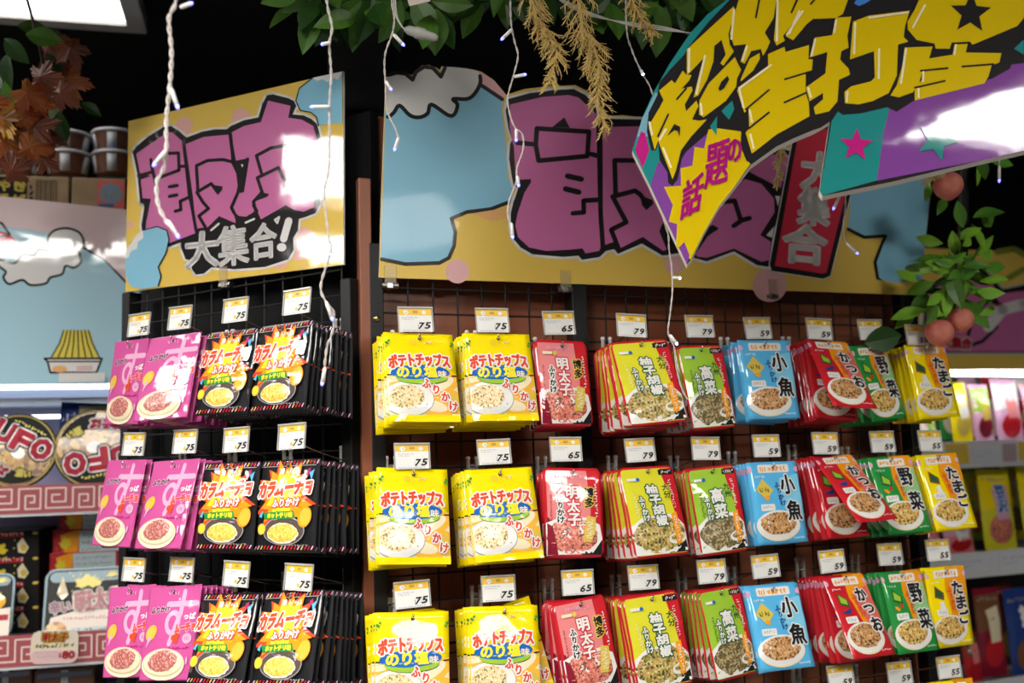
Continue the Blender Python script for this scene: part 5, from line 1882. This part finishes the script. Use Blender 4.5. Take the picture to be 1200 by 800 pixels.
pillow('B', 106, 492, 66, 40, DB + .10, F_NAVY, 'snack_bag', 'dark blue and white snack bag behind the upside down noodle bowl', 'bag', None, 3,
       art=lambda A, w, h: (A.poly([(-w * .2, h * .1), (w * .5, h * .05), (w * .5, h * .35), (-w * .15, h * .45)], F_CRM), A.scrib(-w * .45, h * .3, w * .3, h * .3, F_WHT, 5, rnd)))

# boxed noodles and trays on the second shelf
BX_K, BX_Y, BX_R = mat('box_black', (.010, .009, .008), .4, .2), mat('box_yellow', (.75, .60, .02), .3), mat('box_red', (.42, .02, .03), .4, .2)
BX_W, BX_G = mat('box_label', (.50, .60, .62), .4), mat('box_greyblue', (.17, .19, .25), .4, .3)
BX_T, BX_P, BX_C = mat('tray_teal', (.16, .28, .33), .3, .4), mat('tray_pink', (.72, .30, .34), .35), mat('tray_cream', (.78, .68, .58), .35)


def splat(A, cx, cy, rx, ry, m, seed):
    rr = random.Random(seed)
    pts = []
    for k in range(26):
        a = 2 * PI * k / 26
        j = rr.uniform(.6, 1.25)
        pts.append((cx + rx * j * math.cos(a), cy + ry * j * math.sin(a)))
    A.poly(pts, m)
    for k in range(14):
        A.ell(cx + rr.uniform(-1.8, 1.8) * rx, cy + rr.uniform(-1.7, 1.7) * ry, rx * .06, rx * .06, m, n=8)


def flatbox(x0, x1, y0, y1, d, dep, m, name, label, art=None, grp=None, top=None, yaw=0):
    ua, za = onp('B', x0, y0, d)
    ub, zb = onp('B', x1, y1, d)
    w, h = ub - ua, za - zb
    mb = MB()
    mb.box((0, dep / 2, 0), (w, dep, h), m, bev=.003)
    if top:
        mb.box((0, dep / 2, h / 2 + .0006), (w - .006, dep - .006, .001), top)
    A = Art(.00015)
    A.clip = (-w / 2 + .003, .003, w / 2 - .003, h - .003)
    if art:
        art(A, w, h)
    A.emit(mb, lambda X, Y, l: Vector((X, -.0004 - l, h / 2 - Y)))
    o = mb.build(name)
    fplace(o, 'B', (ua + ub) / 2, d, (za + zb) / 2, Matrix.Rotation(R(yaw), 4, 'Z'))
    tag(o, label, 'box', grp)


def art_kbox(A, w, h):
    A.rect(-w / 2, h * .02, w * .25, h * .22, BX_R)
    A.scrib(-w * .45, h * .04, w * .7, h * .12, BX_C, 12, rnd)
    splat(A, -w * .18, h * .62, w * .22, h * .22, BX_Y, 3)
    A.poly([(w * .16, h * .45), (w * .24, h * .24), (w * .34, h * .6), (w * .28, h * .8), (w * .18, h * .75)], F_CRM)
    A.ell(w * .26, h * .6, w * .05, h * .12, F_GOLD)
    A.ell(w * .44, h * .10, w * .05, h * .05, F_GOLD)


for i, (ya, yb, lb) in enumerate(((624, 654, 'top black noodle box with yellow splash in the left stack'), (654, 683, 'second black noodle box from the top in the left stack'), (683, 712, 'third black noodle box, behind the small tray'), (712, 741, 'lowest black noodle box of the left stack'))):
    flatbox(-30, 46, ya, yb, DB + .13, .20, BX_K, 'noodle_box', lb, art_kbox, 'black noodle boxes in a stack', BX_G if i == 0 else None)


def art_rbox(A, w, h):
    A.poly([(-w * .42, h * .2), (-w * .2, 0), (-w * .22, h), (-w * .36, h)], F_ORG)
    splat(A, -w * .36, h * .5, w * .07, h * .22, BX_Y, 8)
    A.rect(-w * .20, h * .06, w * .34, h * .94, BX_W)
    A.scrib(-w * .17, h * .2, w * .46, h * .1, BX_G, 14, rnd)
    A.scrib(-w * .17, h * .45, w * .46, h * .1, BX_G, 14, rnd)
    A.scrib(-w * .17, h * .7, w * .4, h * .1, BX_G, 12, rnd)


for i, (xa, xb, ya, yb, lb) in enumerate(((70, 160, 598, 620, 'top red noodle pack with a white label by the pink packets'), (62, 165, 621, 648, 'second red noodle pack with a white label'), (58, 150, 648, 672, 'third red noodle pack with a white label'), (60, 152, 672, 706, 'fourth red noodle pack, behind the large tray'), (60, 152, 706, 741, 'lowest red noodle pack of the right stack'))):
    flatbox(xa, xb, ya, yb, DB + .14 - .004 * i, .19, BX_R, 'noodle_pack', lb, art_rbox, 'red noodle packs in a stack')


def tray(x0, x1, y0, y1, d, label, big):
    ua, za = onp('B', x0, y0, d)
    ub, zb = onp('B', x1, y1, d)
    w, h = ub - ua, za - zb
    e = empty('noodle_tray', FM['B'] @ Matrix.Translation(((ua + ub) / 2, d, (za + zb) / 2)) @ Matrix.Rotation(R(-14), 4, 'X'))
    tag(e, label, 'noodle tray', 'square noodle trays leaning on the second shelf')

    def rr(w, h, r):
        out = []
        for (cx, cy, a) in ((w / 2 - r, h / 2 - r, 0), (-w / 2 + r, h / 2 - r, PI / 2), (-w / 2 + r, -h / 2 + r, PI), (w / 2 - r, -h / 2 + r, -PI / 2)):
            for k in range(6):
                b = a + PI / 2 * k / 5
                out.append((cx + r * math.cos(b), cy + r * math.sin(b)))
        return out
    mb = MB()
    extrude(mb, rr(w, h, .022), 0, .006, BX_T)
    for k, s in ((1, .96), (2, .86)):
        extrude(mb, rr(w * s, h * s, .02), .006 + (k - 1) * .02, .006 + k * .02, BX_T)
    mb.build('tray_body', e)
    A = Art(.00015)
    A.clip = (-w / 2 + .004, .004, w / 2 - .004, h - .002)
    A.rect(-w * .47, h * .03, w * .47, h * .99, BX_K, .018)
    A.rect(-w * .44, h * .05, w * .44, h * .20, BX_T, .012)
    splat(A, w * .02, h * .20, w * .17, h * .09, BX_Y, 5)
    splat(A, w * .33, h * .12, w * .06, h * .04, BX_Y, 6)
    A.poly([(-w * .34, h * .36), (-w * .28, h * .12), (-w * .2, h * .38), (-w * .27, h * .46)], F_CRM)
    A.poly([(-w * .40, h * .70), (-w * .1, h * .62), (w * .49, h * .55), (w * .49, h), (-w * .44, h)], BX_C)
    A.ell(-w * .33, h * .90, w * .14, h * .14, food('tray', [(.7, .4, .15), (.8, .6, .3), (.55, .2, .1), (.3, .4, .1)], 80))
    if big:
        A.text('明太子', w * .20, h * .47, w * .62, h * .28, BX_P, .0022, ((.0062, BX_C),), -.08)
        A.text('辛い', -w * .29, h * .56, w * .24, h * .17, mat('tray_mauve', (.5, .25, .4), .4), .001, ((.0035, BX_C),), -.1)
        A.scrib(-w * .25, h * .70, w * .7, h * .05, BX_P, 16, rnd)
        A.rect(-w * .15, h * .86, w * .40, h * .97, BX_W)
        A.scrib(-w * .12, h * .88, w * .48, h * .06, BX_G, 10, rnd)
    else:
        A.ell(w * .28, h * .45, w * .12, h * .12, F_CHIP)
        A.rect(w * .1, h * .66, w * .45, h * .75, BX_R)
    mb = MB()
    A.emit(mb, lambda X, Y, l: Vector((X, -.0006 - l, h / 2 - Y)))
    mb.build('printed_lid', e)


tray(52, 146, 667, 743, DB + .045, 'large square noodle tray with pink lettering in front of the red packs', True)
tray(-72, 15, 675, 745, DB + .045, 'square black noodle tray cut by the left edge of the photo', False)


# rounded price card on the lower rail
u, z = onp('B', 64, 758, DB - .012)
mb = MB()
A = Art()
cw, chh = .096, .070
A.rect(-cw / 2, 0, cw / 2, chh, mat('price_card', (.72, .62, .50), .4), .016)
A.rect(-cw / 2 + .002, chh * .60, cw / 2 - .002, chh - .002, mat('price_card_pink', (.70, .46, .46), .4), .010)
A.text('明太子', 0, .014, .050, .018, BX_R, .001, ((.0035, T_BLK), (.0022, LIDY)))
A.scrib(-.040, .028, .080, .008, LIDY, 12, rnd)
A.scrib(-.040, .028, .080, .008, T_BLK, 10, rnd)
A.scrib(-.042, .044, .05, .004, T_GRY, 12, rnd)
A.scrib(-.042, .052, .05, .004, T_GRY, 12, rnd)
A.text('$', .012, .053, .006, .010, BX_R, .0002)
A.text('80', .029, .052, .024, .015, BX_R, .001)
pts = [(p[0], chh / 2 - p[1]) for p in A.items[0][0]]
extrude(mb, pts, .0002, .0018, WHITE)
A.emit(mb, lambda x, y, l: Vector((x, -l, chh / 2 - y)))
o = mb.build('price_card')
fplace(o, 'B', u, DB - .012, z, Matrix.Rotation(R(2), 4, 'Y'))
tag(o, 'rounded yellow and pink 80 price card on the lower red rail', 'price card')
# goods in the dark under the lower rail
for i, (x0, x1, lb) in enumerate(((-25, 36, 'dark noodle cup multipack below the lower rail, left'), (40, 110, 'dark noodle cup multipack below the price card'))):
    flatbox(x0, x1, 786, 850, DB + .08, .2, mat('multipack_brown', (.12, .05, .03), .25, coat=.4), 'noodle_multipack', lb, lambda A, w, h: (A.rect(-w * .06, 0, w * .06, h, CUPW), A.rect(-w * .45, h * .06, w * .45, h * .14, BX_G)), 'noodle multipacks')
part('B', UA, UB, DB + .004, DB + .44, zz(850) - .02, zz(850), SHELFM, 'shelf_board', su, .002)

# ------------------------------------------------------------------ the aisle behind, right
DR = 2.25
LEDR = mat('led_tube', (.9, .95, 1), .4, emit=(.92, .96, 1.0), es=11)
RA, RB = 1.70, 3.0
sr = empty('shelf_unit', FM['R'] @ Matrix.Translation(((RA + RB) / 2, DR, -ZC)))
tag(sr, 'white metal shelf unit with lit edge and yellow tags at the right', 'shelf')
bpy.context.view_layer.update()
zr = lambda y: onp('R', 1160, y, DR)[1]
part('R', RA, RB, DR + .36, DR + .38, -ZC, zr(437) + .02, mat('shelf_back_dark', (.06, .055, .06), .5), 'back_panel', sr)
part('R', RA, RB, DR + .0, DR + .36, zr(437), zr(437) + .02, SHELFM, 'canopy_board', sr, .003)
part('R', RA, RB, DR - .012, DR + .014, zr(440), zr(434), LEDR, 'led_or_reflection', sr)
WRAIL = mat('rail_white', (.62, .62, .63), .3)
for (ya, yb) in ((516, 547), (645, 675), (797, 830)):
    part('R', RA, RB, DR + .006, DR + .36, zr(yb) + .012, zr(yb) + .03, WRAIL, 'shelf_board', sr, .002)
    rl = part('R', RA, RB, DR - .004, DR + .004, zr(yb), zr(ya), WRAIL, 'price_rail', sr)
RY = mat('rail_tag_yellow', (.72, .50, .06), .4)
RP, RW = mat('rail_tag_mauve', (.45, .33, .36), .4), mat('rail_tag_white', (.62, .64, .68), .4)
for i, (x0, x1, ya, yb, m, lb) in enumerate(((1108, 1136, 520, 543, RY, 'yellow shelf label on the upper white rail'), (1140, 1172, 524, 540, RW, 'white shelf label on the upper white rail'), (1174, 1192, 520, 540, RP, 'mauve shelf label on the upper white rail'), (1193, 1225, 518, 538, RY, 'yellow shelf label at the right end of the upper rail'),
                                              (1120, 1160, 654, 668, RW, 'white shelf label on the middle white rail'), (1170, 1215, 648, 664, RW, 'white shelf label at the right end of the middle rail'))):
    ua, za = onp('R', x0, ya, DR - .006)
    ub, zb = onp('R', x1, yb, DR - .006)
    mb = MB()
    mb.box((0, 0, 0), (ub - ua, .0015, za - zb), m)
    A = Art()
    A.scrib(-(ub - ua) * .42, (za - zb) * .25, (ub - ua) * .7, (za - zb) * .12, T_GRY, 8, rnd)
    A.scrib(-(ub - ua) * .42, (za - zb) * .55, (ub - ua) * .4, (za - zb) * .12, T_GRY, 6, rnd)
    A.emit(mb, lambda x, y, l: Vector((x, -.001 - l, (za - zb) / 2 - y)))
    o = mb.build('shelf_label')
    fplace(o, 'R', (ua + ub) / 2, DR - .006, (za + zb) / 2)
    tag(o, lb, 'shelf label', 'shelf labels on the white rails')

# board above the right shelf
A = Art(.00003)
f1 = lambda *p: T(1040, 150, 2.963, *p)
sil = f1((130, 560), (230, 500), (300, 470), (345, 500), (400, 560), (474, 545), (620, 560), (620, 780), (120, 780))
A.stroke(sil + sil[:1], 5, ink('dim_white', (.5, .5, .45)))
A.poly(sil, S_BLK)
A.poly(f1((140, 570), (235, 515), (300, 490), (340, 520), (390, 575), (474, 565), (620, 575), (620, 775), (130, 775)), S_PNK)
for pl in (f1((300, 640), (350, 600), (420, 620), (474, 600)), f1((230, 720), (270, 760), (330, 740), (380, 690)), f1((340, 560), (380, 600)), f1((250, 600), (300, 640), (280, 720))):
    A.stroke(pl, 4, S_BLK)
for pl in (f1((380, 430), (440, 420), (474, 440)), f1((420, 520), (474, 490))):
    A.stroke(pl, 7, ink('olive', (.22, .26, .04)))
A.stroke(f1((350, 690), (400, 630), (474, 610), (560, 620)), 13, S_WHT)
A.text('大集合', *f1((240, 745))[0], 34, 13, S_RED, .8, ((2, S_WHT),), .05)
board('shop_sign', 'R', DR - .02, [(1078, 290), (1300, 300), (1300, 432), (1078, 434)], A, S_YEL, .004, 'dim yellow board with pink letters behind the peach garland')

BR = 'snacks on the right background shelf'
def bagart(c1, c2, c3, word=None, wc=None):
    def f(A, w, h):
        A.poly([(-w * .5, h * .08), (w * .5, h * .05), (w * .5, h * .4), (-w * .5, h * .5)], c1)
        A.ell(0, h * .72, w * .36, h * .18, c2)
        A.poly([(-w * .2, h * .25), (w * .3, h * .2), (w * .25, h * .6), (-w * .15, h * .62)], c3)
        if word:
            for i, c in enumerate(word):
                A.text(c, w * .05, h * (.28 + .17 * i), w * .30, h * .15, wc, .002, ((.005, F_WHT),))
        A.scrib(-w * .4, h * .1, w * .8, h * .05, F_GREY, 8, rnd)
    return f


rows = [
    # x, y, w, h, base, art, label
    (1086, 503, 26, 42, F_CRM, bagart(F_PALE, FD_EGG, F_LIME), 'small cream packet next to the front egg packets'),
    (1124, 483, 30, 70, F_YEL, bagart(F_YEL, F_GOLD, F_WHT), 'yellow topped packet on the upper right shelf'),
    (1150, 485, 30, 70, F_PALE, bagart(F_LIME, F_MAR, F_GOLD), 'narrow red and green packet on the upper right shelf'),
    (1180, 482, 40, 78, F_PALE, bagart(F_WHT, F_RED, F_SAL, ), 'large pale pink packet under the bright light'),
    (1214, 485, 36, 74, F_SAL, bagart(F_PALE, F_RED, F_GOLD), 'pink packet cut by the right edge, upper shelf'),
    (1168, 598, 50, 96, F_YG, bagart(F_YEL, FD_ROE, F_PALE, '豆沢', F_BLU), 'yellow bag with blue lettering on the middle shelf'),
    (1212, 592, 44, 96, F_YG, bagart(F_YEL, FD_DARK, F_PALE, '豆沢', F_BLU), 'second yellow bag at the right edge, middle shelf'),
    (1122, 628, 44, 44, F_SAL, bagart(F_PALE, F_RED, F_WHT), 'pink packet low behind the second row egg packets'),
    (1090, 628, 26, 40, F_SAL, bagart(F_RED, F_WHT, F_SAL), 'small salmon packet low behind the second row egg packets'),
    (1160, 740, 40, 100, F_MAR, bagart(F_BRN, F_RED, F_CRM), 'maroon bag with bright top on the lower right shelf'),
    (1198, 742, 46, 104, F_NAVY, bagart(F_NAVY, F_BRN, F_NAVY, 'おで', F_WHT), 'navy bag with white characters on the lower right shelf'),
    (1138, 770, 26, 55, F_RED, bagart(F_DGRN, F_RED, F_SAL), 'small red and green packet on the lower right shelf'),
    (1108, 478, 30, 76, F_GRN, bagart(F_GRN, F_CRM, F_YEL), 'green packet half behind the yellow topped one, upper right shelf'),
    (1137, 474, 28, 76, F_SAL, bagart(F_PALE, F_GOLD, F_RED), 'salmon packet in the gap behind the narrow red one'),
    (1165, 470, 30, 80, F_CRM, bagart(F_RED, F_CRM, F_WHT), 'cream packet behind the large pale pink one'),
    (1200, 470, 30, 80, F_RED, bagart(F_WHT, F_GOLD, F_PALE), 'red packet behind the two pink ones at the right edge'),
    (1140, 590, 34, 84, F_LIME, bagart(F_YEL, FD_ROE, F_CRM), 'lime packet behind the first yellow bag, middle shelf'),
    (1190, 585, 40, 90, F_YEL, bagart(F_GOLD, FD_DARK, F_WHT), 'yellow packet in the gap between the two yellow bags'),
    (1178, 730, 30, 96, F_BRN, bagart(F_MAR, F_GOLD, F_BRN), 'brown packet between the maroon bag and the navy bag'),
    (1222, 736, 34, 100, F_MAR, bagart(F_BRN, FD_EGG, F_CRM), 'dark red packet right of the navy bag'),
]
for k, (x, y, w, h, b, a, lb) in enumerate(rows):
    pillow('R', x, y, w, h, DR + (.07 if k < 12 else .15), b, 'snack_bag', lb, 'bag', BR, rnd.uniform(-3, 3), rnd.uniform(-8, -2), a, .018)
EXPO = 0.22

# ------------------------------------------------------------------ camera, world, view
cd = bpy.data.cameras.new('camera')
cd.sensor_width = 36
cd.lens = FPX * 36 / 1200
cd.clip_start = .02
cam = bpy.data.objects.new('camera', cd)
COL.objects.link(cam)
cam.matrix_world = Matrix.Translation(CAM) @ Matrix((RT, UP, -FW)).transposed().to_4x4()
SC.camera = cam
cd.dof.use_dof = True
cd.dof.focus_distance = 1.58
cd.dof.aperture_fstop = 3.0
wd = bpy.data.worlds.new('world')
SC.world = wd
wd.use_nodes = True
wd.node_tree.nodes['Background'].inputs['Color'].default_value = (.5, .5, .55, 1)
wd.node_tree.nodes['Background'].inputs['Strength'].default_value = .1
SC.view_settings.view_transform = 'Standard'
SC.view_settings.look = 'None'
SC.view_settings.gamma = 1
SC.view_settings.use_curve_mapping = False
SC.view_settings.exposure = EXPO
SC.cycles.use_denoising = True
SC.cycles.max_bounces = 6
SC.cycles.sample_clamp_indirect = 4
